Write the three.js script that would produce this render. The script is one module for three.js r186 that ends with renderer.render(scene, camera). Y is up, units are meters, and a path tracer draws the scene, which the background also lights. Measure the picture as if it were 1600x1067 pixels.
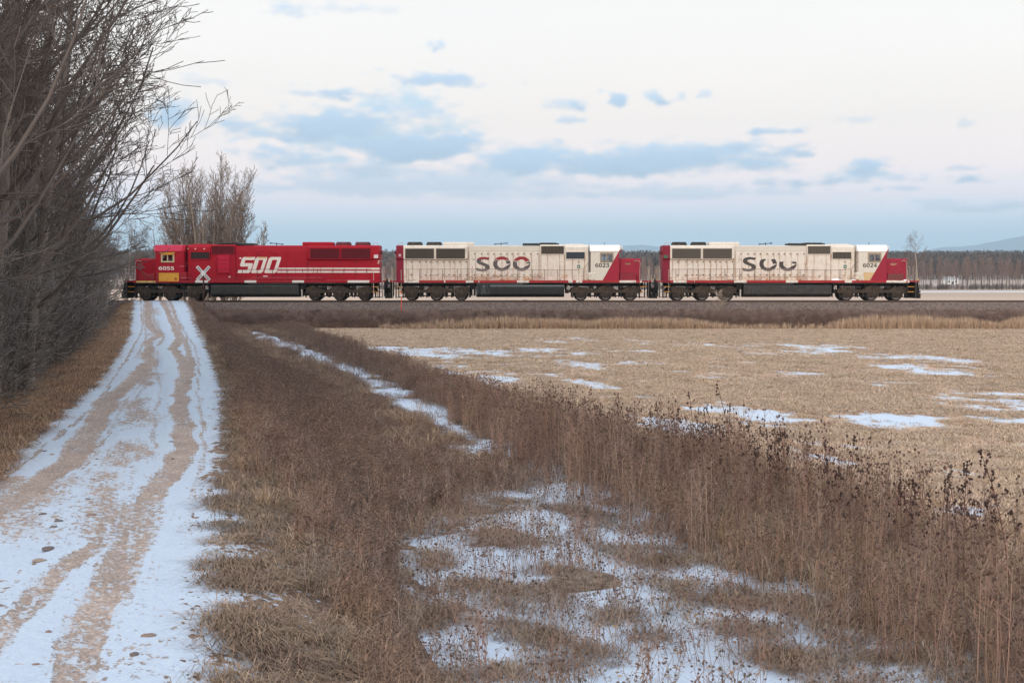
import * as THREE from 'three';
import { mergeGeometries } from 'three/addons/utils/BufferGeometryUtils.js';
import { RoundedBoxGeometry } from 'three/addons/geometries/RoundedBoxGeometry.js';
import { FontLoader } from 'three/addons/loaders/FontLoader.js';
import { TextGeometry } from 'three/addons/geometries/TextGeometry.js';

// ---------------------------------------------------------------- camera, sky, light, exposure
const scene = new THREE.Scene();
const camera = new THREE.PerspectiveCamera(29.87, 1600 / 1067, 0.5, 40000);
camera.position.set(0, 3.6, 0);
camera.rotation.x = -Math.atan(93.5 / 2000);
const renderer = new THREE.WebGLRenderer({ antialias: true });
renderer.setSize(1024, 682);
renderer.toneMapping = THREE.LinearToneMapping;
renderer.toneMappingExposure = 1.15;
renderer.shadowMap.enabled = true;
const sun = new THREE.DirectionalLight(new THREE.Color(1, 0.87, 0.74), 1.45);
sun.position.set(-60, 45, 120);
sun.target.position.set(0, 0, -60);
sun.castShadow = true;
sun.shadow.radius = 45;
sun.shadow.mapSize.set(4096, 4096);
Object.assign(sun.shadow.camera, { left: -110, right: 110, top: 90, bottom: -90, near: 1, far: 420 });
scene.add(sun, sun.target);
scene.fog = new THREE.FogExp2(new THREE.Color(0.58, 0.82, 1.0), 0.0001);

// ---------------------------------------------------------------- numbers
function makeRng(seed) {
  let s = seed >>> 0;
  return () => { s = (s + 0x6D2B79F5) >>> 0; let t = s; t = Math.imul(t ^ (t >>> 15), t | 1); t ^= t + Math.imul(t ^ (t >>> 7), t | 61); return ((t ^ (t >>> 14)) >>> 0) / 4294967296; };
}
const clamp = (x, a = 0, b = 1) => x < a ? a : x > b ? b : x;
const lerp = (a, b, t) => a + (b - a) * t;
const sm = (a, b, x) => { const t = clamp((x - a) / (b - a)); return t * t * (3 - 2 * t); };
function hash2(i, j) { let h = (Math.imul(i, 374761393) + Math.imul(j, 668265263)) | 0; h = Math.imul(h ^ (h >>> 13), 1274126177); return ((h ^ (h >>> 16)) >>> 0) / 4294967296; }
function vn(x, y) {
  const i = Math.floor(x), j = Math.floor(y), u = x - i, v = y - j, a = u * u * (3 - 2 * u), b = v * v * (3 - 2 * v);
  const p = hash2(i, j), q = hash2(i + 1, j), r = hash2(i, j + 1), s = hash2(i + 1, j + 1);
  return p + (q - p) * a + (r - p) * b + (p - q - r + s) * a * b;
}
function fbm(x, y, o = 4) { let s = 0, w = 0.5, t = 0; for (let k = 0; k < o; k++) { s += w * vn(x, y); t += w; w *= 0.5; x = x * 2.03 + 17.3; y = y * 2.03 + 5.7; } return s / t; }
function table(pts) { return (d) => { if (d <= pts[0][0]) return pts[0][1]; for (let k = 1; k < pts.length; k++) if (d <= pts[k][0]) { const t = (d - pts[k - 1][0]) / (pts[k][0] - pts[k - 1][0]); return lerp(pts[k - 1][1], pts[k][1], t); } return pts[pts.length - 1][1]; }; }
function smoothTable(p) {                                    // the same points joined by a smooth curve
  const n = p.length, m = p.map((q, k) => { const a = p[Math.max(k - 1, 0)], b = p[Math.min(k + 1, n - 1)]; return (b[1] - a[1]) / (b[0] - a[0]); });
  return (d) => { if (d <= p[0][0]) return p[0][1]; for (let k = 1; k < n; k++) if (d <= p[k][0]) { const h = p[k][0] - p[k - 1][0], t = (d - p[k - 1][0]) / h, t2 = t * t, t3 = t2 * t; return (2 * t3 - 3 * t2 + 1) * p[k - 1][1] + (t3 - 2 * t2 + t) * h * m[k - 1] + (3 * t2 - 2 * t3) * p[k][1] + (t3 - t2) * h * m[k]; } return p[n - 1][1]; };
}
const lin = (v) => { v /= 255; return v <= 0.04045 ? v / 12.92 : Math.pow((v + 0.055) / 1.055, 2.4); };
const C = (r, g, b) => new THREE.Color(lin(r), lin(g), lin(b));

// ---------------------------------------------------------------- sky: a pale evening sky with small grey-blue clouds
{
  const W = 4096, Hh = 2048, data = new Float32Array(W * Hh * 4);
  const stops = [[-90, 188, 208, 222], [0, 190, 208, 222], [1.6, 196, 214, 228], [2.6, 209, 220, 231], [3.6, 233, 223, 227], [5, 251, 233, 226], [7, 255, 243, 233], [10, 255, 248, 241], [13, 254, 250, 246], [20, 250, 250, 249], [40, 238, 244, 251], [90, 212, 228, 248]];
  const gain = table([[0, 1.72], [2, 1.58], [4, 1.36], [7, 1.08], [13, 0.98], [22, 1.08], [40, 1.22], [90, 1.26]]);   // low sky offsets the haze; the sky overhead is raised to light the ground
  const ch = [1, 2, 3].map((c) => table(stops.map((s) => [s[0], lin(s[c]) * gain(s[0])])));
  for (let j = 0; j < Hh; j++) {
    const el = (j + 0.5) / Hh * 180 - 90, r = ch[0](el), g = ch[1](el), b = ch[2](el);
    for (let i = 0; i < W; i++) {
      const o = (j * W + i) * 4;
      let t = 1;
      if (el > -1 && el < 40) { const n = fbm(i * 0.006, j * 0.022, 3) - 0.5; t = 1 + n * 0.05 * (1 - sm(10, 40, el)); }
      data[o] = r * t; data[o + 1] = g * t; data[o + 2] = b * (1 + (t - 1) * 0.6); data[o + 3] = 1;
    }
  }
  const cloudCol = [lin(181), lin(201), lin(221)].map((v) => v * 1.14), cloudLow = [lin(190), lin(207), lin(223)].map((v) => v * 1.2);
  function cloud(az, el, rx, ry, dens, seed) {            // degrees
    const i0 = Math.floor((az - rx * 1.7) / 360 * W), i1 = Math.ceil((az + rx * 1.7) / 360 * W);
    const j0 = Math.floor((el - ry * 1.8 + 90) / 180 * Hh), j1 = Math.ceil((el + ry * 2.2 + 90) / 180 * Hh);
    for (let j = Math.max(j0, Hh / 2); j <= Math.min(j1, Hh - 1); j++) for (let i = i0; i <= i1; i++) {
      const x = ((i + 0.5) / W * 360 - az) / rx, e = (j + 0.5) / Hh * 180 - 90, y = (e - el) / ry;
      const px = (i / W * 360), py = e;
      const wx = (fbm(x * 1.1 + seed * 3.7, y * 0.7 + 1.3, 3) - 0.5) * 1.1, wy = (fbm(x * 1.3 + 8, y * 0.5 + seed * 2.1, 3) - 0.5) * 1.5;
      const n = fbm(px * 1.5 + seed * 7.1 + wx, py * 4.2 + seed * 3.3, 5) - 0.5;
      const m = fbm(x * 2.1 + seed, y * 0.9 + seed * 5.1, 3) - 0.5;
      const X = x + wx, Y = y + wy * 0.7, yy = Y < 0 ? Y * 1.5 : Y * 0.85;
      const big = sm(0.5, 0.9, ry), f = 1 - Math.sqrt(X * X * 0.8 + yy * yy) + n * lerp(1.2, 0.8, big) + m * lerp(1.1, 0.75, big) + 0.28 * big;
      const k = sm(0.2, 0.75 + 0.35 * hash2(seed, 5), f) * dens;
      if (k <= 0) continue;
      const o = (j * W + ((i % W) + W) % W) * 4, c = e < 4 ? cloudLow : cloudCol, lt = 1 + 0.16 * clamp(y, -1, 1) + n * 0.12;
      for (let q = 0; q < 3; q++) data[o + q] = lerp(data[o + q], Math.min(c[q] * lt, data[o + q] * 1.02), k);
    }
  }
  // the banks over the fields ahead: degrees right of the road view, degrees up, half sizes
  const banks = [[-6.6, 6.75, 3.4, 0.85, 1], [-4.3, 5.9, 3.6, 0.72, 1], [-10.2, 6.25, 1.9, 0.3, 0.9], [-9.4, 5.3, 2.6, 0.5, 0.8], [-6.2, 5.0, 3.2, 0.5, 0.7], [4.2, 5.05, 4.9, 0.68, 1], [7.4, 5.35, 2.2, 0.55, 0.9], [0.6, 4.95, 1.8, 0.5, 0.8], [-7.7, 8.15, 1.8, 0.27, 0.8], [-3.1, 8.75, 2.5, 0.36, 0.85], [-9.4, 11.6, 1.7, 0.36, 0.6], [-7.4, 11.85, 1.4, 0.3, 0.35], [-3.3, 10.2, 0.55, 0.25, 0.7], [2.45, 7.72, 0.9, 0.28, 0.8], [2.6, 7.1, 0.6, 0.18, 0.6], [4.75, 7.92, 0.66, 0.32, 0.95], [6.6, 7.95, 0.68, 0.3, 0.95], [8.5, 8.05, 0.45, 0.28, 0.5], [11.4, 6.5, 1.05, 0.2, 0.85], [10.5, 5.9, 1.7, 0.28, 0.75], [12.4, 5.6, 0.8, 0.26, 0.75], [11.4, 5.05, 0.9, 0.28, 0.7], [15.4, 4.65, 1.15, 0.45, 0.9], [14.0, 4.3, 2.5, 0.26, 0.75], [16.2, 3.98, 1.0, 0.14, 0.65], [19.7, 4.25, 0.95, 0.22, 0.85], [19.3, 4.75, 0.75, 0.14, 0.6], [19.6, 6.7, 0.62, 0.45, 0.4], [-14.7, 7.15, 1.0, 0.62, 0.95], [-13.5, 8.6, 1.3, 0.3, 0.35], [15.2, 6.8, 1.3, 0.22, 0.35], [20.4, 3.1, 3.4, 0.32, 0.6], [-4.5, 4.2, 5.8, 0.6, 0.55], [7.0, 3.9, 5.5, 0.5, 0.5], [22.4, 8.5, 0.5, 0.3, 0.8]];
  banks.forEach(([a, e, rx, ry, k], n) => cloud(90 + a, e, rx * 1.35, ry * 1.4, Math.min(1, k * 1.15), n + 1));
  const r = makeRng(11);                                  // the same kind of clouds all round
  for (let n = 0; n < 150; n++) { const a = 26 + r() * 306, e = 3 + r() * r() * 26, s = 0.5 + r() * 2.6; cloud(90 + a, e, s * (1.2 + r()), s * (0.2 + 0.1 * r()), 0.4 + 0.5 * r(), n + 60); }
  const sky = new THREE.DataTexture(data, W, Hh, THREE.RGBAFormat, THREE.FloatType);
  sky.mapping = THREE.EquirectangularReflectionMapping; sky.magFilter = THREE.LinearFilter; sky.colorSpace = THREE.LinearSRGBColorSpace; sky.needsUpdate = true;
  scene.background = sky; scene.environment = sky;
}

// ---------------------------------------------------------------- helpers
const used = new Map();
function numbered(name) { const n = used.get(name) ?? 0; used.set(name, n + 1); return n ? `${name}_${String(n).padStart(3, '0')}` : name; }
function shade(o) { o.castShadow = true; o.receiveShadow = true; return o; }
function flat(list) {
  const gs = (Array.isArray(list) ? list : [list]).map((g) => { const h = g.index ? g.toNonIndexed() : g; for (const k of Object.keys(h.attributes)) if (!['position', 'normal', 'uv'].includes(k)) h.deleteAttribute(k); if (!h.attributes.uv) h.setAttribute('uv', new THREE.BufferAttribute(new Float32Array(h.attributes.position.count * 2), 2)); return h; });
  return gs.length === 1 ? gs[0] : mergeGeometries(gs);
}
function part(name, geos, mat, parent) { const m = shade(new THREE.Mesh(Array.isArray(geos) ? flat(geos) : geos, mat)); m.name = name; parent.add(m); return m; }
function group(name, label, category, grp) { const o = new THREE.Group(); o.name = numbered(name); o.userData = { label, category }; if (grp) o.userData.group = grp; scene.add(o); return o; }
function single(name, geos, mat, label, category, grp) { const m = shade(new THREE.Mesh(Array.isArray(geos) ? flat(geos) : geos, mat)); m.name = numbered(name); m.userData = { label, category }; if (grp) m.userData.group = grp; scene.add(m); return m; }
function structure(name, geo, mat, label, category) { const m = shade(new THREE.Mesh(geo, mat)); m.name = numbered(name); m.userData = { kind: 'structure', label, category }; scene.add(m); return m; }
function stuff(name, geo, mat, places, label, category, parent = scene) {     // places: [x, y, z, turn, scale, scaleY, tiltX, tiltZ, r, g, b]
  const m = shade(new THREE.InstancedMesh(geo, mat, places.length)), M = new THREE.Matrix4(), q = new THREE.Quaternion(), e = new THREE.Euler(), p = new THREE.Vector3(), s = new THREE.Vector3(), c = new THREE.Color();
  places.forEach((t, k) => { e.set(t[6], t[3], t[7], 'YXZ'); M.compose(p.set(t[0], t[1], t[2]), q.setFromEuler(e), s.set(t[4], t[5], t[4])); m.setMatrixAt(k, M); m.setColorAt(k, c.setRGB(t[8], t[9], t[10])); });
  m.name = numbered(name); m.userData = { kind: 'stuff', label, category }; parent.add(m); return m;
}
function box(x0, x1, y0, y1, z0, z1) { const g = new THREE.BoxGeometry(Math.abs(x1 - x0), Math.abs(y1 - y0), Math.abs(z1 - z0)); g.translate((x0 + x1) / 2, (y0 + y1) / 2, (z0 + z1) / 2); return g; }
function rbox(x0, x1, y0, y1, z0, z1, r = 0.03, seg = 2) { const g = new RoundedBoxGeometry(Math.abs(x1 - x0), Math.abs(y1 - y0), Math.abs(z1 - z0), seg, r); g.translate((x0 + x1) / 2, (y0 + y1) / 2, (z0 + z1) / 2); return g; }
function cyl(r, len, axis, x, y, z, seg = 16, r2 = r) { const g = new THREE.CylinderGeometry(r2, r, len, seg); if (axis === 'x') g.rotateZ(Math.PI / 2); if (axis === 'z') g.rotateX(Math.PI / 2); g.translate(x, y, z); return g; }
function rod(p, q, r, seg = 6) { const a = new THREE.Vector3(...p), b = new THREE.Vector3(...q), d = b.clone().sub(a), g = new THREE.CylinderGeometry(r, r, d.length(), seg); g.applyQuaternion(new THREE.Quaternion().setFromUnitVectors(new THREE.Vector3(0, 1, 0), d.clone().normalize())); g.translate(...a.add(b).multiplyScalar(0.5).toArray()); return g; }
function hose(pts, r, seg = 10) { return new THREE.TubeGeometry(new THREE.CatmullRomCurve3(pts.map((p) => new THREE.Vector3(...p))), seg, r, 5); }
function prismZ(pts, z0, z1, bevel = 0) {                  // outline in x,y pushed along z
  const s = new THREE.Shape(pts.map((p) => new THREE.Vector2(...p)));
  const g = new THREE.ExtrudeGeometry(s, { depth: z1 - z0 - 2 * bevel, bevelEnabled: bevel > 0, bevelSize: bevel, bevelThickness: bevel, bevelOffset: -bevel, bevelSegments: 1 });
  g.translate(0, 0, z0 + bevel); return g;
}
function prismX(pts, x0, x1, bevel = 0) {                  // outline in z,y pushed along x
  const g = prismZ(pts, Math.min(x0, x1), Math.max(x0, x1), bevel);
  const p = g.attributes.position, n = g.attributes.normal;
  for (let k = 0; k < p.count; k++) { const x = p.getX(k), z = p.getZ(k); p.setXYZ(k, z, p.getY(k), -x); const a = n.getX(k), b = n.getZ(k); n.setXYZ(k, b, n.getY(k), -a); }
  return g;                                                // a turn about y: outline x becomes -z
}
class Wire {                                               // thin tapered tubes with smooth normals, one mesh
  constructor() { this.p = []; this.n = []; this.c = []; this.i = []; }
  tube(pts, radii, sides = 3, col = null) {
    const base = this.p.length / 3, up = new THREE.Vector3(), t = new THREE.Vector3(), a = new THREE.Vector3(), b = new THREE.Vector3();
    for (let k = 0; k < pts.length; k++) {
      const q = pts[k], e = pts[Math.min(k + 1, pts.length - 1)], s = pts[Math.max(k - 1, 0)];
      t.set(e[0] - s[0], e[1] - s[1], e[2] - s[2]).normalize();
      up.set(Math.abs(t.y) > 0.9 ? 1 : 0, Math.abs(t.y) > 0.9 ? 0 : 1, 0); a.crossVectors(t, up).normalize(); b.crossVectors(t, a);
      for (let m = 0; m < sides; m++) {
        const w = m / sides * Math.PI * 2, cx = Math.cos(w), sx = Math.sin(w), nx = a.x * cx + b.x * sx, ny = a.y * cx + b.y * sx, nz = a.z * cx + b.z * sx;
        this.p.push(q[0] + nx * radii[k], q[1] + ny * radii[k], q[2] + nz * radii[k]); this.n.push(nx, ny, nz); if (col) this.c.push(...col);
      }
    }
    for (let k = 0; k + 1 < pts.length; k++) for (let m = 0; m < sides; m++) {
      const A = base + k * sides + m, B = base + k * sides + (m + 1) % sides, D = A + sides, E = B + sides;
      this.i.push(A, B, D, B, E, D);
    }
  }
  blade(pts, widths, side, col = null) {                   // a flat leaf or grass blade
    const base = this.p.length / 3;
    for (let k = 0; k < pts.length; k++) {
      const e = pts[Math.min(k + 1, pts.length - 1)], b = pts[Math.max(k - 1, 0)], t = [e[0] - b[0], e[1] - b[1], e[2] - b[2]];
      let n = [-t[1] * side[1], t[0] * side[1] - t[2] * side[0], t[1] * side[0]]; const l = (Math.hypot(...n) || 1); n = n.map((v) => v / l);
      for (const s of [-1, 1]) { this.p.push(pts[k][0] + side[0] * s * widths[k], pts[k][1], pts[k][2] + side[1] * s * widths[k]); this.n.push(...n); if (col) this.c.push(...col); }
    }
    for (let k = 0; k + 1 < pts.length; k++) { const A = base + k * 2; this.i.push(A, A + 1, A + 2, A + 1, A + 3, A + 2); }
  }
  blob(x, y, z, r, ry, rnd, col = null) {                  // a small rough seed head (an octahedron)
    const base = this.p.length / 3, t = rnd() * 3;
    const v = [[0, ry, 0], [0, -ry, 0]]; for (let k = 0; k < 4; k++) v.push([Math.cos(t + k * 1.571) * r * (0.7 + 0.6 * rnd()), ry * (rnd() - 0.5) * 0.6, Math.sin(t + k * 1.571) * r * (0.7 + 0.6 * rnd())]);
    for (const q of v) { this.p.push(x + q[0], y + q[1], z + q[2]); const l = Math.hypot(...q) || 1; this.n.push(q[0] / l, q[1] / l, q[2] / l); if (col) this.c.push(...col); }
    for (let k = 0; k < 4; k++) { const A = base + 2 + k, B = base + 2 + (k + 1) % 4; this.i.push(base, B, A, base + 1, A, B); }
  }
  build() {
    const g = new THREE.BufferGeometry();
    g.setAttribute('position', new THREE.Float32BufferAttribute(this.p, 3)); g.setAttribute('normal', new THREE.Float32BufferAttribute(this.n, 3));
    if (this.c.length) g.setAttribute('color', new THREE.Float32BufferAttribute(this.c, 3));
    g.setIndex(this.i); return g;
  }
}
function texture(w, h, fn, srgb = true) {
  const d = new Uint8Array(w * h * 4), out = [0, 0, 0];
  for (let j = 0; j < h; j++) for (let i = 0; i < w; i++) { fn((i + 0.5) / w, (j + 0.5) / h, out); const o = (j * w + i) * 4; d[o] = clamp(out[0], 0, 255); d[o + 1] = clamp(out[1], 0, 255); d[o + 2] = clamp(out[2], 0, 255); d[o + 3] = 255; }
  const t = new THREE.DataTexture(d, w, h); t.magFilter = THREE.LinearFilter; t.minFilter = THREE.LinearMipmapLinearFilter; t.generateMipmaps = true; if (srgb) t.colorSpace = THREE.SRGBColorSpace; t.needsUpdate = true; return t;
}
function pairTexture(w, h, fn) {                            // colour and height from one function: fn(u, v, out) fills r, g, b, height
  const d = new Uint8Array(w * h * 4), e = new Uint8Array(w * h * 4), out = [0, 0, 0, 0];
  for (let j = 0; j < h; j++) for (let i = 0; i < w; i++) { fn((i + 0.5) / w, (j + 0.5) / h, out); const o = (j * w + i) * 4; for (let q = 0; q < 3; q++) { d[o + q] = clamp(out[q], 0, 255); e[o + q] = clamp(out[3], 0, 255); } d[o + 3] = e[o + 3] = 255; }
  return [d, e].map((a, k) => { const t = new THREE.DataTexture(a, w, h); t.magFilter = THREE.LinearFilter; t.minFilter = THREE.LinearMipmapLinearFilter; t.generateMipmaps = true; if (!k) t.colorSpace = THREE.SRGBColorSpace; t.needsUpdate = true; return t; });
}
const std = (o) => new THREE.MeshStandardMaterial({ roughness: 0.85, metalness: 0, ...o });

// ---------------------------------------------------------------- the lie of the land: d = metres ahead (-z), a = metres right of the road's line
const AX = 0.262, RAILTOP = 2.06, TRACKD = 105.25;
const edgeR = table([[5, -0.2], [9.7, -0.09], [13.2, 0.05], [16.9, 0.2], [23.4, 0.72], [38, 1.2], [55, 1.26], [82, 1.1], [102, 0.6], [112, 0.6]]);
const edgeL = table([[5, -3.0], [20, -2.8], [23.4, -2.8], [38, -2.45], [55, -2.55], [86, -3.08], [102, -3.5], [112, -3.5]]);
const roadY = (d) => 0.55 + 1.45 * sm(76, 104, d) - 1.45 * sm(107, 116, d);
const bankY = (d) => 1.86 * clamp(Math.min((d - 98.4) / 4.3, (112 - d) / 4.3));
function Ha(a, d) {
  const L = edgeL(d), R = edgeR(d);
  const near = 1 - sm(14, 24, d), far = 1 - sm(86, 97, d);
  let y = a < 0 ? lerp(0.1, 0.22, sm(-14, -5, a)) : 0;
  y -= 0.42 * far * sm(R + 1.4, R + 3.2 - 0.4 * near, a) * (1 - sm(7.2 + near * 0.6, 9.3 + near * 0.5, a));
  const k = sm(L - 2.4, L - 0.1, a) * (1 - sm(R + 0.1, R + 2.6, a));
  y = lerp(y, roadY(d), k);
  const b = bankY(d); y = Math.max(y, b) + 0.12 * Math.exp(-Math.abs(y - b) * 6) * clamp(b * 2);
  if (d < 100) {
    const off = sm(R, R + 1.2, a) + (1 - sm(L - 1.2, L, a));
    y += (fbm(a * 0.7, d * 0.6, 3) - 0.5) * 0.2 * clamp(off) * (a > 10.5 ? 0.25 : 1);
    if (off < 1) for (const t of ruts) { const q = (a - t.at(d)) / (t.w * 0.8); if (q * q < 4 && d > t.d0 && d < t.d1) y -= 0.035 * Math.exp(-q * q) * (1 - off); }
  }
  return y;
}
const H = (x, d) => Ha(x + AX * d, d);
// wheel tracks, [metres ahead, metres right], half width, how bare
const rutPts = [
  [[[4, -0.95], [9.7, -0.82], [11.3, -0.79], [12.8, -0.71], [15.3, -0.52], [17.8, -0.38], [20.9, -0.07], [23.7, 0.1], [30.9, 0.06], [43.5, 0.22], [52, 0.1], [58.6, -0.2], [67, 0.08], [75.3, -0.02], [86.9, -0.4], [99.7, -1.09], [112, -1.6]], 0.24, 0.95],
  [[[38, 0.24], [45, 0.47], [58, 0.46], [72, 0.27], [83.5, 0.03], [99.7, -0.49], [112, -1]], 0.16, 0.8],
  [[[4, -2.2], [11, -1.56], [12.2, -1.41], [13.6, -1.22], [14.9, -0.94], [17.1, -0.56], [18.5, -0.4]], 0.17, 0.88],
  [[[4, -3.6], [12, -2.9], [17.2, -2.42], [18.7, -2.24], [20.4, -1.98], [22.1, -1.85], [27.8, -1.8], [33.9, -1.76], [40.9, -1.36], [49.2, -1.08], [54, -1.34], [58.6, -1.28], [66, -1.5], [72, -1.02], [75.3, -1.18], [84.4, -1.82], [99.7, -2.33], [112, -2.7]], 0.3, 0.93],
  [[[14, -2.95], [20.6, -2.68], [22.8, -2.55], [30.9, -2.12], [50.4, -2.02], [58, -2.09], [79.6, -2.21], [99.7, -2.83], [112, -3.1]], 0.05, 0.75],
  [[[22, -0.42], [28, -0.52], [36, -0.5], [44, -0.75], [52, -0.9]], 0.06, 0.55],
  [[[26, -1.2], [33, -1.1], [42, -0.85]], 0.05, 0.55],
  [[[14, -0.15], [20, 0.35], [26, 0.52], [36, 0.55], [46, 0.75], [58, 0.8], [70, 0.62]], 0.06, 0.6],
  [[[18, -1.75], [24, -1.45], [31, -1.38], [38, -1.15], [47, -0.8], [58, -0.95]], 0.05, 0.6],
  [[[60, -1.0], [68, -0.78], [76, -0.9], [86, -1.5], [99, -2.0], [110, -2.3]], 0.1, 0.72],
  [[[62, 0.35], [72, 0.55], [84, 0.2], [99, -0.75], [110, -1.3]], 0.08, 0.7],
  [[[50, -1.7], [60, -1.72], [72, -1.75], [84, -2.2], [99, -2.6]], 0.07, 0.66],
  [[[5, -2.6], [9, -2.0], [12, -1.75], [15, -1.6]], 0.1, 0.55],
];
const ruts = rutPts.map(([p, w, k]) => ({ at: smoothTable(p), d0: p[0][0], d1: p[p.length - 1][0], w, k }));

function roadColor(a, d, out) {
  const L = edgeL(d), R = edgeR(d), fine = fbm(a * 17, d * 11, 3), mid = fbm(a * 3.1 + 9, d * 1.7, 3), streak = vn(a * 34, d * 0.9), wob = (fbm(a * 0.6 + 31, d * 0.55, 3) - 0.5) * 0.3;
  let k = 0;
  for (const t of ruts) {
    if (d < t.d0 || d > t.d1) continue;
    const end = sm(t.d0, t.d0 + 2, d) * (1 - sm(t.d1 - 2, t.d1, d));
    const q = Math.abs(a - t.at(d) + wob * (t.w > 0.2 ? 0.9 : 0.6)) + (streak - 0.5) * 0.1 + (mid - 0.5) * 0.14;
    const wn = t.w * (0.75 + 0.4 * fbm(d * 0.35 + t.w * 90, 4, 2)), gone = t.k * (0.5 + 0.7 * fbm(a * 3.2 + t.w * 50, d * 0.34, 3)) * (d < 18 ? 0.84 : 1);
    k = Math.max(k, gone * end * (1 - sm(wn * 0.55, wn * 1.45, q)));
  }
  // grass crown and stones showing through between the tracks
  const crown = Math.exp(-Math.pow((a + 0.95 + 0.012 * (d - 30)) / 0.75, 2));
  const patch = sm(0.42, 0.68, fbm(a * 0.8 + 3, d * 0.35 + 8, 3));
  k = Math.max(k, crown * (0.22 + 0.42 * patch) * (d > 44 ? 0.75 : 1));
  if (d < 20) k = Math.max(k, (0.24 + 0.4 * sm(-1.0, -2.6, a)) * patch);
  const bare = sm(0.44, 0.56, k + (fine - 0.5) * 0.85 + (streak - 0.5) * 0.22 + (fbm(a * 60, d * 42, 2) - 0.5) * 0.5 + (mid - 0.5) * 0.2);
  const outer = Math.max(a - R, L - a) + (mid - 0.5) * 0.7 + (fine - 0.5) * 0.5;
  const rough = a > R ? sm(-0.35, d < 20 ? 1.7 : 0.55, outer + (fine - 0.5) * (d < 20 ? 1.4 : 0.5)) : sm(-0.15, 0.35, outer);
  const litter = d < 20 && a > R ? sm(0.45, 0.56, rough + (fbm(a * 9, d * 5 + 40, 3) - 0.5) * 1.1) : sm(0.35, 0.6, rough);
  const g1 = fbm(a * 40, d * 30, 2), peb = vn(a * 26 + 50, d * 20);
  const dr = 164 + (g1 - 0.5) * 60 + (mid - 0.5) * 34 + (peb > 0.86 ? 22 : 0), lr = 114 + (g1 - 0.5) * 90 + (mid - 0.5) * 46;
  let r = 188 + (g1 - 0.5) * 18, g = 198 + (g1 - 0.5) * 18, b = 212 + (g1 - 0.5) * 12, h = 175 + (fine - 0.5) * 45;
  const thin = sm(0.25, 0.6, k + (mid - 0.5) * 0.5) * 0.22;           // snow pressed thin lets the dirt through
  r = lerp(r, dr, thin); g = lerp(g, dr * 0.875, thin); b = lerp(b, dr * 0.79, thin);
  r = lerp(r, dr, bare); g = lerp(g, dr * 0.88, bare); b = lerp(b, dr * 0.81, bare); h = lerp(h, 90 + (g1 - 0.5) * 130 + (streak - 0.5) * 40, bare);
  r = lerp(r, lr, litter); g = lerp(g, lr * 0.80, litter); b = lerp(b, lr * 0.66, litter); h = lerp(h, 120 + (g1 - 0.5) * 150, litter);
  out[0] = r; out[1] = g; out[2] = b; out[3] = h;
}
// snow lying along the ditch
const snowMid = table([[5, 4.6], [9, 4.9], [14, 5.1], [18, 5.9], [20.4, 6.8], [23.5, 7.0], [27, 7.2], [29, 6.8], [31, 6.7], [40, 7.2], [50, 7.0], [66, 6.5], [80, 5.8], [89, 5.5], [95, 5.3]]);
const snowHalf = table([[5, 3.4], [14, 3.0], [19, 3.0], [21.5, 2.2], [23, 0.6], [25, 0.7], [26.5, 1.6], [28.5, 1.2], [31, 0.6], [33, 0.6], [37, 0.95], [44, 1.0], [56, 1.5], [75, 1.3], [88, 0.9], [93, 0]]);
function ditchSnow(a, d) {
  const w = snowHalf(d); if (w <= 0) return 0;
  const q = 1 - Math.abs(a - snowMid(d)) / w;
  return sm(0.02, 0.3, q * 0.8 + (d < 22 ? 0.14 : 0.06) + (fbm(a * 1.1 + 60, d * 0.8, 4) - 0.5) * 1.7 + (fbm(a * 6, d * 5 + 13, 3) - 0.5) * 1.15);
}
function vergeColor(a, d, out) {
  const g1 = fbm(a * 26, d * 20, 3), mid = fbm(a * 1.4 + 5, d * 1.1, 3), s = sm(0.35, 0.62, ditchSnow(a, d) + (g1 - 0.5) * 0.5);
  const l = 112 + (g1 - 0.5) * 90 + (mid - 0.5) * 60;
  out[0] = lerp(l, 196, s); out[1] = lerp(l * 0.79, 206, s); out[2] = lerp(l * 0.66, 221, s); out[3] = lerp(70 + g1 * 90, 190 + (mid - 0.5) * 60, s);
}
// snow left in streaks along the rows of the field: [a, d, half width, half length, thickness]
const fieldPatches = [[15.5, 33.6, 1.6, 3.6, 1.1], [18.6, 33.2, 1.8, 2.6, 1.0], [12.6, 31.8, 1.1, 2.6, 1.0], [22.5, 32.3, 2.2, 2.6, 0.8], [12.3, 62, 0.9, 5, 0.62], [17.6, 57, 1.4, 6, 0.8], [20, 49, 1.0, 4, 0.6], [14.5, 46, 0.7, 7, 0.7], [25, 45, 2.5, 3, 0.6], [26, 37, 2.4, 2.5, 0.7], [30, 39, 2.5, 3, 0.6], [24, 66, 2, 5, 0.5], [30, 52, 2.5, 4, 0.55], [13, 26, 1.3, 1.3, 0.35], [36, 60, 3, 5, 0.45], [17, 40, 1.2, 3, 0.6], [28, 31, 2.0, 1.6, 0.55]];
function fieldSnow(a, d) {
  if (a < 10.2) return 0;
  let m = 0; for (const [pa, pd, wa, wd, k] of fieldPatches) { const x = (a - pa) / wa, z = (d - pd) / wd, r = x * x + z * z; if (r < 4) m = Math.max(m, k * (1 - sm(0.1, 1.25, Math.sqrt(r)))); }
  const rows = fbm(a * 0.9, d * 0.2 + 3, 3), wide = fbm(a * 0.12 + 4, d * 0.09 + 7, 3), fine = fbm(a * 5.5, d * 2.2, 3);
  m = m * 0.95 + 0.5 * sm(0.43, 0.58, wide) * sm(24, 30, d) * (1 - sm(72, 90, d));
  return sm(0.48, 0.6, m * (0.7 + 0.6 * rows) + (fine - 0.5) * 1.3 + (fbm(a * 0.75 + 9, d * 0.5, 4) - 0.5) * 1.6);
}
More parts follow.
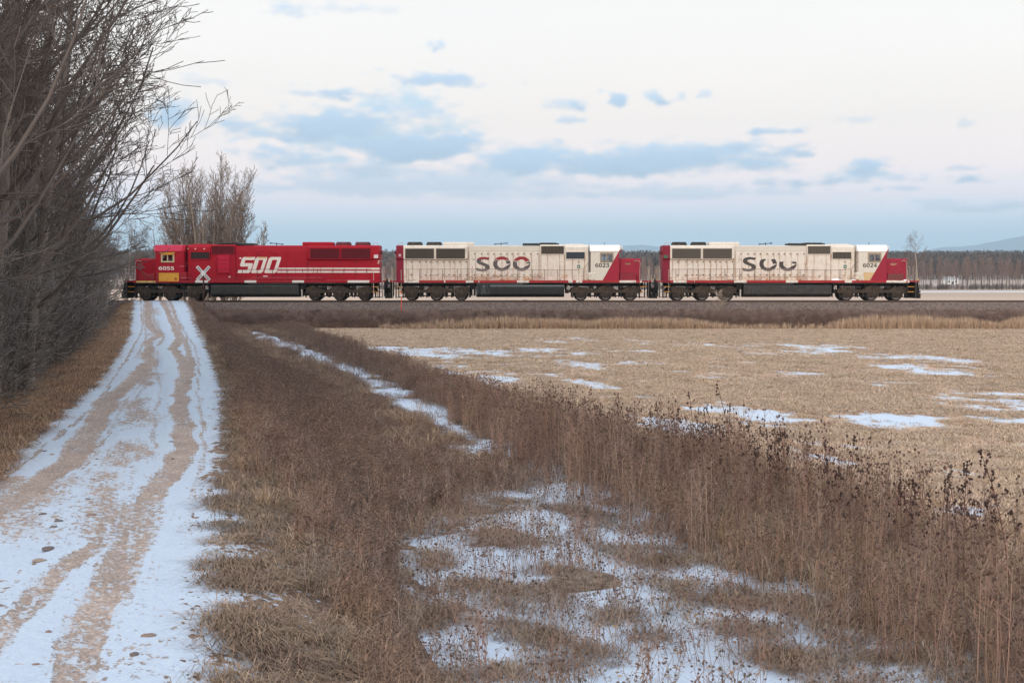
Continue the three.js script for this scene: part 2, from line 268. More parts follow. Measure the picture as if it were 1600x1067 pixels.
function fieldColor(a, d, out) {
  const g1 = fbm(a * 15, d * 9, 3), mid = fbm(a * 0.5, d * 0.22 + 2, 4), row = vn(a * 5.4, d * 0.35), s = fieldSnow(a, d) * (1 - sm(9.8, 9.4, a));
  const l = 190 + (g1 - 0.5) * 110 + (mid - 0.5) * 44 + (row - 0.5) * 18;
  out[0] = lerp(l, 200, s); out[1] = lerp(l * 0.82, 209, s); out[2] = lerp(l * 0.67, 222, s); out[3] = lerp(g1 * 160, 190, s);
}

// ---------------------------------------------------------------- ground sheets that share their edges
function lines(list) { const o = []; for (const [a, b, st] of list) for (let x = a; x < b - 1e-6; x += st) o.push(x); o.push(list[list.length - 1][1]); return o; }
function sheet(as, ds, segs, color) {                       // segs: ends of the texture stretches along d
  const p = [], uv = [], col = [], idx = [], na = as.length, A0 = as[0], A1 = as[na - 1];
  const g = new THREE.BufferGeometry(); let start = 0, s0 = ds[0];
  for (let s = 0; s < segs.length; s++) {
    const s1 = segs[s], rows = ds.filter((d) => d >= s0 - 1e-6 && d <= s1 + 1e-6), base = p.length / 3;
    for (const d of rows) for (const a of as) { p.push(a - AX * d, Ha(a, d), -d); uv.push((a - A0) / (A1 - A0), (d - s0) / (s1 - s0)); if (color) col.push(...color(a, d)); }
    for (let j = 0; j + 1 < rows.length; j++) for (let i = 0; i + 1 < na; i++) { const k = base + j * na + i; idx.push(k, k + 1, k + na, k + 1, k + na + 1, k + na); }
    g.addGroup(start, idx.length - start, s); start = idx.length; s0 = s1;
  }
  g.setAttribute('position', new THREE.Float32BufferAttribute(p, 3)); g.setAttribute('uv', new THREE.Float32BufferAttribute(uv, 2)); if (color) g.setAttribute('color', new THREE.Float32BufferAttribute(col, 3));
  g.setIndex(idx); g.computeVertexNormals(); if (segs.length === 1) g.clearGroups(); return g;
}
const nearD = lines([[4, 20, 0.16], [20, 46, 0.26], [46, 98, 0.52]]), roadD = lines([[4, 20, 0.16], [20, 46, 0.26], [46, 98, 0.52], [98, 110, 0.4]]);
const segMats = (segs, d0, a0, a1, fn, bump) => segs.map(([end, w, h], k) => { const s0 = k ? segs[k - 1][0] : d0; const [map, bumpMap] = pairTexture(w, h, (u, v, o) => fn(lerp(a0, a1, u), lerp(s0, end, v), o)); return std({ map, bumpMap, bumpScale: bump, roughness: 0.93 }); });
const roadA = lines([[-4, 2.4, 0.16]]), RA1 = roadA[roadA.length - 1];
structure('dirt_road', sheet(roadA, roadD, [20, 46, 110]), segMats([[20, 1024, 2048], [46, 1024, 2048], [110, 512, 2048]], 4, -4, RA1, roadColor, 0.03), 'dirt road with thin snow and bare wheel tracks leading to the crossing', 'road');
const vergeA = lines([[RA1, 10, 0.19]]), VA1 = vergeA[vergeA.length - 1];
structure('ditch', sheet(vergeA, nearD, [30 - 0.0, 98].map((s) => nearD.reduce((b, d) => Math.abs(d - s) < Math.abs(b - s) ? d : b))), segMats([[nearD.reduce((b, d) => Math.abs(d - 30) < Math.abs(b - 30) ? d : b), 1024, 2048], [98, 512, 2048]], 4, RA1, VA1, vergeColor, 0.05), 'shallow ditch with snow and dead weeds beside the road', 'ditch');
const fieldA = lines([[VA1, 20, 0.5], [20, 74, 1.5]]), FA1 = fieldA[fieldA.length - 1];
structure('field_margin', sheet([FA1, 90, 120, 190], nearD, [98], () => [0.55, 0.4, 0.29]), std({ vertexColors: true, roughness: 1 }), 'outer stretch of the tan field far to the right', 'field');
structure('stubble_field', sheet(fieldA, nearD, [98]), segMats([[98, 2048, 2048]], 4, VA1, FA1, fieldColor, 0.06)[0], 'tan stubble field with streaks of leftover snow', 'field');
const grain = texture(512, 512, (u, v, o) => { const n = 0.6 * vn(u * 128, v * 128) + 0.4 * vn(u * 40 + 9, v * 40); const s = 226 + (n - 0.5) * 90; o[0] = s; o[1] = s; o[2] = s; });
grain.wrapS = grain.wrapT = THREE.RepeatWrapping;
function tiled(geo, m) { const p = geo.attributes.position, uv = geo.attributes.uv; for (let k = 0; k < p.count; k++) uv.setXY(k, p.getX(k) / m, p.getZ(k) / m + p.getY(k) / m); return geo; }
const floorA = [-140, -110, -80, -60, -45, -32, -24, ...lines([[-18, -4, 0.7]])];
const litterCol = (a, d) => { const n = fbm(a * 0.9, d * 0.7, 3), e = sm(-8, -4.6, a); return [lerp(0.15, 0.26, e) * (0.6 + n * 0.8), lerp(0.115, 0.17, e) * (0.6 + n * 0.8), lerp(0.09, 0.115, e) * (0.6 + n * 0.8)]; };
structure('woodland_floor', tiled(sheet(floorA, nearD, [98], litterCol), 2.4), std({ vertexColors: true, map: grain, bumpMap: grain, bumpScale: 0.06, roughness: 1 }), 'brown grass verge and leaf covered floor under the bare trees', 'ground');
// the railway bank, left and right of the road
const bankD = lines([[98, 113, 0.35]]);
const bankCol = (a, d) => { const n = fbm(a * 0.8, d * 1.6, 3), t = sm(100.5, 101.5, d + (n - 0.5) * 1.4) * (1 - sm(108.4, 109.3, d)); const s = 0.65 + n * 0.7; return [lerp(0.21, 0.2, t) * s, lerp(0.14, 0.148, t) * s, lerp(0.112, 0.125, t) * s]; };
const bankMat = std({ vertexColors: true, map: grain, bumpMap: grain, bumpScale: 0.08, roughness: 1 });
for (const as of [[-160, -120, -90, -60, -40, ...lines([[-30, -4, 1.3]])], [...lines([[RA1, 40, 0.8]]), 60, 90, 130, 190]]) structure('railway_bank', tiled(sheet(as, bankD, [bankD[bankD.length - 1]], bankCol), 1.7), bankMat, as[0] < 0 ? 'railway embankment left of the road crossing' : 'brown railway embankment under the three locomotives', 'embankment');
structure('road_beyond', sheet(roadA, lines([[110, 113, 0.5]]), [113]), std({ color: C(170, 150, 138) }), 'road beyond the crossing', 'road');

// far fields, rising to wooded hills; mountains behind
function farY(x, d) { return 0 + 4 * sm(620, 900, d) + 9 * sm(900, 1300, d) + 16 * sm(1250, 1900, d) * (0.75 + 0.5 * fbm(x * 0.0016 + 3, d * 0.001, 2)); }
{
  const ds = [111.6, 118, 130, 150, 180, 220, 270, 330, 390, 420, 432, 450, 480, 520, 570, 590, 620, 680, 720, 760, 820, 900, 1000, 1120, 1250, 1400, 1600, 1900, 2400, 3200, 5000, 9000, 16000];
  const p = [], c = [], uv = [], idx = [], N = 60;
  for (const d of ds) for (let i = 0; i <= N; i++) {
    const x = (i / N - 0.5) * (d * 1.5 + 260), n = fbm(x * 0.02, d * 0.012, 3), far = sm(590, 640, d);
    const snowy = (d > 425 && d < 520 && x > 40 ? 0.85 : 0) + (d > 625 && d < 900 ? 0.22 * sm(0.55, 0.62, n) : 0);
    p.push(x, d < 112 ? -0.02 : farY(x, d) - (d < 125 ? 0.02 : 0), -d); uv.push(x / 6, d / 6);
    const base = [lerp(0.66, 0.5, far), lerp(0.47, 0.37, far), lerp(0.345, 0.3, far)].map((q) => q * (0.8 + n * 0.4));
    if (d > 1150) base.splice(0, 3, 0.09, 0.085, 0.075);
    c.push(...base.map((q) => lerp(q, 0.78, clamp(snowy))));
  }
  for (let j = 0; j + 1 < ds.length; j++) for (let i = 0; i < N; i++) { const k = j * (N + 1) + i; idx.push(k, k + 1, k + N + 1, k + 1, k + N + 2, k + N + 1); }
  const g = new THREE.BufferGeometry(); g.setAttribute('position', new THREE.Float32BufferAttribute(p, 3)); g.setAttribute('color', new THREE.Float32BufferAttribute(c, 3)); g.setAttribute('uv', new THREE.Float32BufferAttribute(uv, 2)); g.setIndex(idx); g.computeVertexNormals();
  structure('far_fields', g, std({ vertexColors: true, map: grain, roughness: 1 }), 'tan fields beyond the railway rising to distant wooded slopes', 'fields');
}
function mountain(pts, depth, label) {                     // pts: [x, height] along a ridge at that distance
  const at = table(pts), x0 = pts[0][0], x1 = pts[pts.length - 1][0], N = 120, M = 14, p = [], idx = [];
  for (let j = 0; j <= M; j++) for (let i = 0; i <= N; i++) {
    const x = lerp(x0, x1, i / N), t = j / M, prof = Math.sin(Math.PI * clamp(t * 1.0)) , h = at(x) * prof * (0.93 + 0.14 * fbm(x * 0.0022, t * 5, 4)) + prof * 14 * (fbm(x * 0.012, t * 12, 3) - 0.5);
    p.push(x + (t - 0.5) * 900 * (fbm(x * 0.001, t * 3, 2) - 0.5), Math.max(h, -30), -(depth + (t - 0.5) * 3600));
  }
  for (let j = 0; j < M; j++) for (let i = 0; i < N; i++) { const k = j * (N + 1) + i; idx.push(k, k + 1, k + N + 1, k + 1, k + N + 2, k + N + 1); }
  const g = new THREE.BufferGeometry(); g.setAttribute('position', new THREE.Float32BufferAttribute(p, 3)); g.setIndex(idx); g.computeVertexNormals();
  structure('mountain', g, std({ color: C(150, 162, 170), roughness: 1 }), label, 'mountain');  // pale base colour carries part of the distance haze
}
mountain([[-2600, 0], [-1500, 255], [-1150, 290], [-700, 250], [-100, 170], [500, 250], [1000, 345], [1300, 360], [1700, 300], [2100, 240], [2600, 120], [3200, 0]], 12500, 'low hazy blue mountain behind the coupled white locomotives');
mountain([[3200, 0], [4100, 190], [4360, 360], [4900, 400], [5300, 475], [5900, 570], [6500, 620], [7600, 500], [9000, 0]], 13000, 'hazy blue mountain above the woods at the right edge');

// ---------------------------------------------------------------- track
{
  const steel = std({ color: C(92, 74, 64), roughness: 0.55, metalness: 0.5 }), head = std({ color: C(170, 165, 162), roughness: 0.3, metalness: 0.9 });
  const tieMats = [[62, 50, 44], [74, 60, 52], [54, 44, 40]].map((c) => std({ color: C(...c), roughness: 0.95 }));
  const track = new THREE.Group(); track.name = 'railway_track'; track.userData = { kind: 'structure', label: 'single railway track on the ballast under the locomotives', category: 'track' }; scene.add(track);
  const prof = [[-0.075, 0], [0.075, 0], [0.07, 0.02], [0.012, 0.04], [0.012, 0.13], [0.036, 0.145], [0.036, 0.175], [-0.036, 0.175], [-0.036, 0.145], [-0.012, 0.13], [-0.012, 0.04], [-0.07, 0.02]];
  for (const s of [-1, 1]) {
    const r = part('rail', prismX(prof, -75, 75), steel, track); r.position.set(0, RAILTOP - 0.18, -TRACKD + s * 0.7525);
    const h = part('rail_head', box(-75, 75, 0.1752, 0.181, -0.03, 0.03), head, r);
  }
  const tg = rbox(-0.115, 0.115, -0.16, 0, -1.3, 1.3, 0.015, 1), rr = makeRng(5);
  for (let k = 0; k < 172; k++) { const x = -46 + k * 0.54; const t = part('tie', tg, tieMats[Math.floor(rr() * 3)], track); t.position.set(x + (rr() - 0.5) * 0.05, RAILTOP - 0.185, -TRACKD + (rr() - 0.5) * 0.08); t.rotation.y = (rr() - 0.5) * 0.03; }
  // ballast stones lying on the shoulders and between the ties
  const sg = new THREE.IcosahedronGeometry(0.045, 0), places = [], R = makeRng(9);
  for (let k = 0; k < 60000; k++) {
    const x = -46 + R() * 92, near = R() < 0.75, d = near ? 100.8 + R() * 3.0 : 103 + R() * 5.4, a = x + AX * d; if (a > edgeL(d) && a < edgeR(d)) continue;
    const s = 0.6 + R() * 0.9, v = 0.6 + R() * 0.75; places.push([x, H(x, d) + 0.012, -d, R() * 6, s, s * 0.8, R(), R(), 0.215 * v, 0.162 * v, 0.138 * v]);
  }
  stuff('ballast', sg, std({ roughness: 0.95 }), places, 'grey brown ballast stones along the track', 'ballast');
}

// ---------------------------------------------------------------- bare trees
const barkMat = std({ color: C(130, 117, 106), roughness: 0.95 }), twigMat = std({ color: C(104, 92, 84), roughness: 0.95 }), paleBark = std({ color: C(178, 160, 140), roughness: 0.95 }), redTwig = std({ color: C(112, 94, 85), roughness: 0.95 });
const V = THREE.Vector3;
function grow(w, R, start, dir, len, r0, level, spec) {
  const n = level === 0 ? 9 : level === 1 ? 6 : level === 2 ? 4 : 3, pts = [], rad = [], p = start.clone(), d = dir.clone().normalize();
  const L = spec.levels[level], end = level === 0 ? 0.22 : 0.28; pts.push(p.toArray()); rad.push(level === 0 ? r0 * 1.25 : r0);
  const kids = [];
  for (let k = 1; k <= n; k++) {
    d.x += (R() - 0.5) * L.bend; d.z += (R() - 0.5) * L.bend; d.y += L.up + (R() - 0.5) * L.bend * 0.6; d.normalize();
    p.addScaledVector(d, len / n); const t = k / n, r = r0 * lerp(1, end, t);
    pts.push(p.toArray()); rad.push(Math.max(r, spec.min));
    kids.push([p.clone(), d.clone(), t, r]);
  }
  (level === 0 ? w.trunk : w.crown).tube(pts, rad, level === 0 ? 8 : level === 1 ? 5 : 3);
  if (level + 1 >= spec.levels.length) return;
  const next = spec.levels[level + 1], count = Math.round(L.kids * (0.75 + R() * 0.5));
  for (let k = 0; k < count; k++) {
    const t = lerp(L.from, 1, (k + R()) / count), f = t * n, i = Math.min(Math.floor(f), n - 1), q = kids[i], b = i > 0 ? kids[i - 1][0] : start;
    const at = b.clone().lerp(q[0], f - Math.floor(f === n ? n - 1 : f)), az = R() * Math.PI * 2 + k * 2.4, side = new V(Math.cos(az), 0, Math.sin(az)); side.addScaledVector(q[1], -side.dot(q[1])).normalize();
    const ang = next.angle * (0.75 + R() * 0.5), nd = q[1].clone().multiplyScalar(Math.cos(ang)).addScaledVector(side, Math.sin(ang));
    const nl = len * next.len * (level === 0 ? lerp(1.15, 0.5, (t - L.from) / (1 - L.from)) : lerp(1.1, 0.6, t)) * (0.7 + R() * 0.6);
    grow(w, R, at, nd, nl, Math.max(q[3] * next.rad * (0.8 + R() * 0.3), spec.min), level + 1, spec);
  }
}
function treeGeo(seed, h, r, spec, lean = [0, 0]) { const w = { trunk: new Wire(), crown: new Wire() }, R = makeRng(seed); grow(w, R, new V(0, -0.25, 0), new V(lean[0], 1, lean[1]), h, r, 0, spec); return { trunk: w.trunk.build(), crown: w.crown.build() }; }
const specs = {
  tall: { min: 0.0095, levels: [{ bend: 0.10, up: 0.05, kids: 20, from: 0.14 }, { len: 0.34, rad: 0.5, angle: 0.85, bend: 0.3, up: 0.12, kids: 8, from: 0.2 }, { len: 0.42, rad: 0.55, angle: 0.75, bend: 0.4, up: 0.07, kids: 5, from: 0.15 }, { len: 0.5, rad: 0.6, angle: 0.7, bend: 0.5, up: 0.04, kids: 3, from: 0.2 }, { len: 0.5, rad: 0.7, angle: 0.6, bend: 0.5, up: 0.04 }] },
  spread: { min: 0.0095, levels: [{ bend: 0.16, up: 0.04, kids: 15, from: 0.3 }, { len: 0.46, rad: 0.58, angle: 0.95, bend: 0.35, up: 0.1, kids: 8, from: 0.2 }, { len: 0.42, rad: 0.55, angle: 0.8, bend: 0.45, up: 0.05, kids: 6, from: 0.15 }, { len: 0.5, rad: 0.6, angle: 0.7, bend: 0.5, up: 0.03, kids: 3, from: 0.2 }, { len: 0.5, rad: 0.7, angle: 0.6, bend: 0.5, up: 0.05 }] },
  slim: { min: 0.0085, levels: [{ bend: 0.10, up: 0.06, kids: 24, from: 0.12 }, { len: 0.24, rad: 0.5, angle: 0.8, bend: 0.35, up: 0.14, kids: 8, from: 0.15 }, { len: 0.45, rad: 0.6, angle: 0.75, bend: 0.5, up: 0.06, kids: 4, from: 0.15 }, { len: 0.5, rad: 0.65, angle: 0.7, bend: 0.5, up: 0.04 }] },
  thicket: { min: 0.0085, levels: [{ bend: 0.2, up: 0.03, kids: 18, from: 0.06 }, { len: 0.42, rad: 0.6, angle: 0.8, bend: 0.5, up: 0.1, kids: 8, from: 0.1 }, { len: 0.45, rad: 0.6, angle: 0.8, bend: 0.6, up: 0.04, kids: 3, from: 0.1 }, { len: 0.5, rad: 0.7, angle: 0.7, bend: 0.6, up: 0.02 }] },
};
const protoTall = [101, 102, 103, 104].map((s, k) => treeGeo(s, 15.5 + k * 0.8, 0.17 + 0.02 * k, specs.tall, [(k % 2 - 0.5) * 0.08, 0.03]));
const protoSpread = [201, 202, 203].map((s) => treeGeo(s, 14, 0.2, specs.spread, [0.1, 0]));
const protoSlim = [301, 302, 303].map((s) => treeGeo(s, 10, 0.075, specs.slim, [0.05, 0.02]));
const protoThick = [401, 402, 403].map((s) => treeGeo(s, 4.2, 0.035, specs.thicket, [0.1, 0.05]));
const woodGroup = 'bare trees of the wood left of the road';
function tree(name, geo, x, d, turn, s, mats, label, category, grp, sy = s) {
  const o = group(name, label, category, grp); o.position.set(x, H(x, d), -d); o.rotation.y = turn; o.scale.set(s, sy, s);
  part('trunk', geo.trunk, mats[0], o); part('crown', geo.crown, mats[1], o); return o;
}
{
  const R = makeRng(77), taken = [];
  // those at the wood's edge that overhang the road
  const edge = [[-4.9, 24, 0, 2.5, 1.0, 'foremost bare tree at the left picture edge'], [-5.3, 33, 1, 0.4, 1.02, 'stout bare tree at the wood edge nearest the road bend'], [-4.6, 38.8, 2, 1.2, 0.95, 'straight grey trunk standing at the edge of the wood by the brown verge'], [-4.9, 46, 0, 3.6, 0.88, 'tall spreading bare tree whose branches reach out over the road'], [-5.0, 58, 1, 5.2, 0.98, 'bare tree with upswept limbs at the wood edge halfway to the crossing']];
  for (const [a, d, k, t, s, label] of edge) { const x = a - AX * d; taken.push([x, d]); tree('bare_tree', k === 2 ? protoTall[1] : protoSpread[k], x, d, t, s, [barkMat, twigMat], label, 'tree'); }
  let n = 0;
  for (let tries = 0; tries < 6000 && n < 116; tries++) {
    const d = 20 + 82 * Math.pow(R(), 0.8), a = -4.6 - R() * (0.138 * d + 4.5), x = a - AX * d, gap = d < 60 ? 1.5 : 1.3; if (d > 66 && a > -6.2) continue;
    if (taken.some(([u, v]) => Math.hypot(u - x, v - d) < gap)) continue; taken.push([x, d]); n++;
    const shrink = lerp(1, 0.55, sm(68, 98, d)), kind = R(), s = (0.8 + R() * 0.3) * shrink;
    if (kind < 0.42) tree('bare_tree', protoTall[Math.floor(R() * 4)], x, d, R() * 6.28, s, [barkMat, twigMat], 'tall grey leafless tree standing in the dense wood left of the road', 'tree', woodGroup);
    else if (kind < 0.55) tree('bare_tree', protoSpread[Math.floor(R() * 3)], x, d, R() * 6.28, s * 0.95, [barkMat, redTwig], 'tall grey leafless tree standing in the dense wood left of the road', 'tree', woodGroup);
    else tree('young_tree', protoSlim[Math.floor(R() * 3)], x, d, R() * 6.28, s * (0.75 + R() * 0.5), [R() < 0.12 ? paleBark : barkMat, twigMat], 'slim young leafless tree growing between the tall trees of the left wood', 'tree', 'young bare trees of the wood left of the road');
  }
  // undergrowth of thin bushes under and before the trees
  for (let k = 0; k < 3; k++) {
    const places = [], w = mergeGeometries([protoThick[k].trunk, protoThick[k].crown]);
    for (let n2 = 0; n2 < 200; n2++) {
      const d = 18 + 86 * R(), a = -4.7 - 1.3 * sm(66, 84, d) - R() * R() * (0.138 * d + 6), x = a - AX * d, s = (0.55 + R() * 0.95) * (a > -5.5 ? 0.7 : 1), v = 0.45 + R() * 0.85;
      places.push([x, H(x, d), -d, R() * 6.28, s, s * (0.8 + R() * 0.5), (R() - 0.5) * 0.2, (R() - 0.5) * 0.2, 0.24 * v, 0.205 * v, 0.18 * v]);
    }
    stuff('underbrush', w, std({ roughness: 0.95 }), places, 'tangled leafless underbrush between the trunks of the left wood', 'underbrush');
  }
}
// the many-stemmed clump behind the red locomotive
{
  const R = makeRng(808), o = group('many_stemmed_tree', 'broad many-stemmed leafless tree clump behind the red locomotive', 'tree'), sp = { min: 0.014, levels: [{ bend: 0.10, up: 0.03, kids: 32, from: 0.1 }, { len: 0.26, rad: 0.5, angle: 0.5, bend: 0.25, up: 0.12, kids: 9, from: 0.1 }, { len: 0.5, rad: 0.6, angle: 0.5, bend: 0.4, up: 0.06, kids: 2, from: 0.2 }, { len: 0.5, rad: 0.7, angle: 0.5, bend: 0.4, up: 0.05 }] };
  o.position.set(-29.3, 0, -124);
  const bark = std({ color: C(158, 147, 135), roughness: 0.95 }), tw = std({ color: C(136, 121, 110), roughness: 0.95 }), crown = new Wire();
  for (let k = 0; k < 24; k++) {
    const az = k * 2.399, ring = Math.sqrt((k + 0.5) / 24), w = { trunk: new Wire(), crown }, h = lerp(14.6, 9.6, ring * ring) * (0.85 + R() * 0.2);
    grow(w, R, new V(Math.cos(az) * ring * 2.4, -0.2, Math.sin(az) * ring * 2.2), new V(Math.cos(az) * ring * 0.3, 1, Math.sin(az) * ring * 0.3), h, 0.085 + R() * 0.05, 0, sp);
    part('stem', w.trunk.build(), bark, o);
  }
  part('crown', crown.build(), tw, o);
}
// more woodland on the left, beyond the railway
{
  const R = makeRng(91), spots = [[-52, 118], [-47, 121], [-42.5, 116], [-56, 124], [-49.5, 127], [-45, 131], [-39.6, 119], [-37.2, 123], [-60, 120], [-64, 127], [-38.5, 133], [-35.4, 129]];
  spots.forEach(([x, d], k) => { const o = tree('bare_tree', protoTall[k % 4], x, d, R() * 6.28, k > 5 && x > -41 ? 0.5 : 0.62 + R() * 0.15, [barkMat, twigMat], 'bare tree across the tracks behind the left wood', 'tree', 'bare trees across the tracks on the left'); o.position.y = 0; });
}
// the planted row of straight trees across the far field
{
  const sp = { min: 0.03, levels: [{ bend: 0.03, up: 0.05, kids: 22, from: 0.35 }, { len: 0.2, rad: 0.45, angle: 0.55, bend: 0.25, up: 0.12, kids: 6, from: 0.2 }, { len: 0.5, rad: 0.6, angle: 0.6, bend: 0.4, up: 0.05 }] };
  const protos = [501, 502, 503].map((s) => treeGeo(s, 16, 0.17, sp)), R = makeRng(55);
  const bark = std({ color: C(112, 98, 90), roughness: 0.95 }), tw = std({ color: C(138, 116, 106), roughness: 0.95 });
  for (let k = 0; k < 130; k++) {
    const row = k % 3, x = (k < 90 ? 172 + Math.floor(k / 3) * 2.6 : k < 112 ? 52 + (k - 90) * 1.2 : -68 + (k - 112) * 1.3) + (R() - 0.5) * 2.0, d = 575 + row * 14 + (R() - 0.5) * 6;
    const g = protos[k % 3], o = group('row_tree', 'slender bare tree in the planted row beyond the far field', 'tree', 'planted row of bare trees beyond the railway'); o.position.set(x, farY(x, d) - 0.1, -d); o.rotation.y = R() * 6; const s = 0.66 + R() * 0.26; o.scale.set(s * 1.2, s, s * 1.2); part('trunk', g.trunk, bark, o); part('crown', g.crown, tw, o);
  }
  // one taller tree with an airy crown
  const t = group('bare_tree', 'tall pale bare tree rising above the planted row near the last locomotive', 'tree'); t.position.set(171, farY(171, 540), -540); t.scale.set(1.3, 1.3, 1.3); part('trunk', protoTall[2].trunk, paleBark, t); part('crown', protoTall[2].crown, redTwig, t);
  // hedge line at the far field's end
  const hedge = [], Q = makeRng(56); for (let k = 0; k < 2600; k++) { const x = -200 + Q() * 620, d = 556 + Q() * 14, v = 0.7 + Q() * 0.5, s = 0.3 + Q() * 0.35; hedge.push([x, farY(x, d), -d, Q() * 6, s * 1.6, s, 0, 0, 0.15 * v, 0.115 * v, 0.095 * v]); }
  stuff('hedge_brush', mergeGeometries([protoThick[0].trunk, protoThick[0].crown]), std({ roughness: 0.95 }), hedge, 'low brown brush along the far field edge', 'brush');
}
// woods on the far slopes
{
  const w = new Wire(), R = makeRng(600), sp = { min: 0.12, levels: [{ bend: 0.06, up: 0.05, kids: 16, from: 0.2 }, { len: 0.33, rad: 0.6, angle: 0.75, bend: 0.3, up: 0.12, kids: 7, from: 0.2 }, { len: 0.5, rad: 0.8, angle: 0.7, bend: 0.4, up: 0.05 }] };
  const g = treeGeo(601, 15, 0.25, sp), geo = mergeGeometries([g.trunk, g.crown]), places = [];
  for (let k = 0; k < 9000; k++) { const d = 960 + 900 * R(), x = (R() - 0.5) * 1.05 * d + (d * 0.1), v = 0.7 + R() * 0.5, s = 0.8 + R() * 0.5; places.push([x, farY(x, d) - 0.4, -d, R() * 6, s * 1.3, s, 0, 0, 0.155 * v, 0.125 * v, 0.11 * v]); }
  stuff('far_wood', geo, std({ roughness: 1 }), places, 'distant leafless wood on the slopes beyond the fields', 'wood');
  const c = new Wire(), Q = makeRng(602); c.tube([[0, 0, 0], [0, 14, 0]], [0.2, 0.05], 5);
  for (let k = 0; k < 110; k++) { const y = 2 + 12 * (k / 110), l = lerp(3.2, 0.4, k / 110), az = k * 2.4; c.blade([[0, y + 0.3, 0], [Math.cos(az) * l * 0.6, y, Math.sin(az) * l * 0.6], [Math.cos(az) * l, y - 0.5, Math.sin(az) * l]], [0.3, 0.7, 0.1], [-Math.sin(az), Math.cos(az)]); }
  const cp = []; for (let k = 0; k < 2600; k++) { const d = 1150 + 650 * Q(), x = (Q() - 0.5) * 1.05 * d + d * 0.1, s = 0.7 + Q() * 0.45, v = 0.7 + Q() * 0.5; cp.push([x, farY(x, d) + 2.5 * Q(), -d, Q() * 6, s, s, 0, 0, 0.045 * v, 0.07 * v, 0.05 * v]); }
  stuff('far_conifers', c.build(), std({ roughness: 1, side: THREE.DoubleSide }), cp, 'dark conifers scattered along the distant ridge', 'conifers');
}
// farm buildings far behind the planted row
{
  const wall = std({ color: C(226, 224, 220) }), roof = std({ color: C(176, 178, 182) }), dark = std({ color: C(70, 70, 74) });
  const farm = (x, d, w, h, l, label) => {
    const o = group('farm_building', label, 'building', undefined); o.position.set(x, farY(x, d) - 0.1, -d); o.rotation.y = 0.12;
    part('wall', box(-w / 2, w / 2, 0, h, -l / 2, l / 2), wall, o);
    part('roof', prismX([[-l / 2 - 0.4, h + 0.02], [l / 2 + 0.4, h + 0.02], [0, h + l * 0.32]], -w / 2 - 0.4, w / 2 + 0.4), roof, o);
    part('door', box(-w * 0.1, w * 0.12, 0, h * 0.62, l / 2, l / 2 + 0.06), dark, o); for (const s of [-0.32, 0.3]) part('window', box(w * s - 0.6, w * s + 0.6, h * 0.4, h * 0.75, l / 2, l / 2 + 0.06), dark, o);
  };
  farm(262, 765, 7, 2.8, 6, 'small white farm house glimpsed between the far tree trunks'); farm(281, 820, 6, 2.2, 5, 'low pale shed right of the white farm house far away');
}

// ---------------------------------------------------------------- dead grass and weeds
const dryMat = std({ roughness: 0.95, vertexColors: true, side: THREE.DoubleSide });
function grassTuft(seed, n, h, spread, droop, wide) {
  const w = new Wire(), R = makeRng(seed);
  for (let k = 0; k < n; k++) {
    const az = R() * 6.283, r = Math.sqrt(R()) * spread * 0.4, l = h * (0.5 + R() * 0.6), out = spread * (0.3 + R() * 0.9), dr = droop * (0.4 + R()), x = Math.cos(az) * r, z = Math.sin(az) * r, v = 0.65 + R() * 0.6, q = az + (R() - 0.5) * 1.6;
    const pt = (t) => [x + Math.cos(q) * out * t * t, l * (t - dr * t * t * t), z + Math.sin(q) * out * t * t];
    w.blade([pt(0), pt(0.4), pt(0.75), pt(1)], [wide, wide * 0.9, wide * 0.6, wide * 0.12], [-Math.sin(q), Math.cos(q)], [v, v, v]);
  }
  return w.build();
}
function matted(seed, n, spread, wide = 0.0036) {                         // flattened, combed-over grass
  const w = new Wire(), R = makeRng(seed);
  for (let k = 0; k < n; k++) {
    const x = (R() - 0.5) * spread, z = (R() - 0.5) * spread, q = R() * 6.283, l = 0.14 + R() * 0.3, hgt = 0.02 + R() * 0.09, v = 0.6 + R() * 0.7;
    w.blade([[x, -0.01, z], [x + Math.cos(q) * l * 0.4, hgt, z + Math.sin(q) * l * 0.4], [x + Math.cos(q) * l, hgt * 0.3, z + Math.sin(q) * l]], [wide, wide, wide * 0.2], [-Math.sin(q), Math.cos(q)], [v, v * 0.97, v * 0.92]);
  }
  return w.build();
}
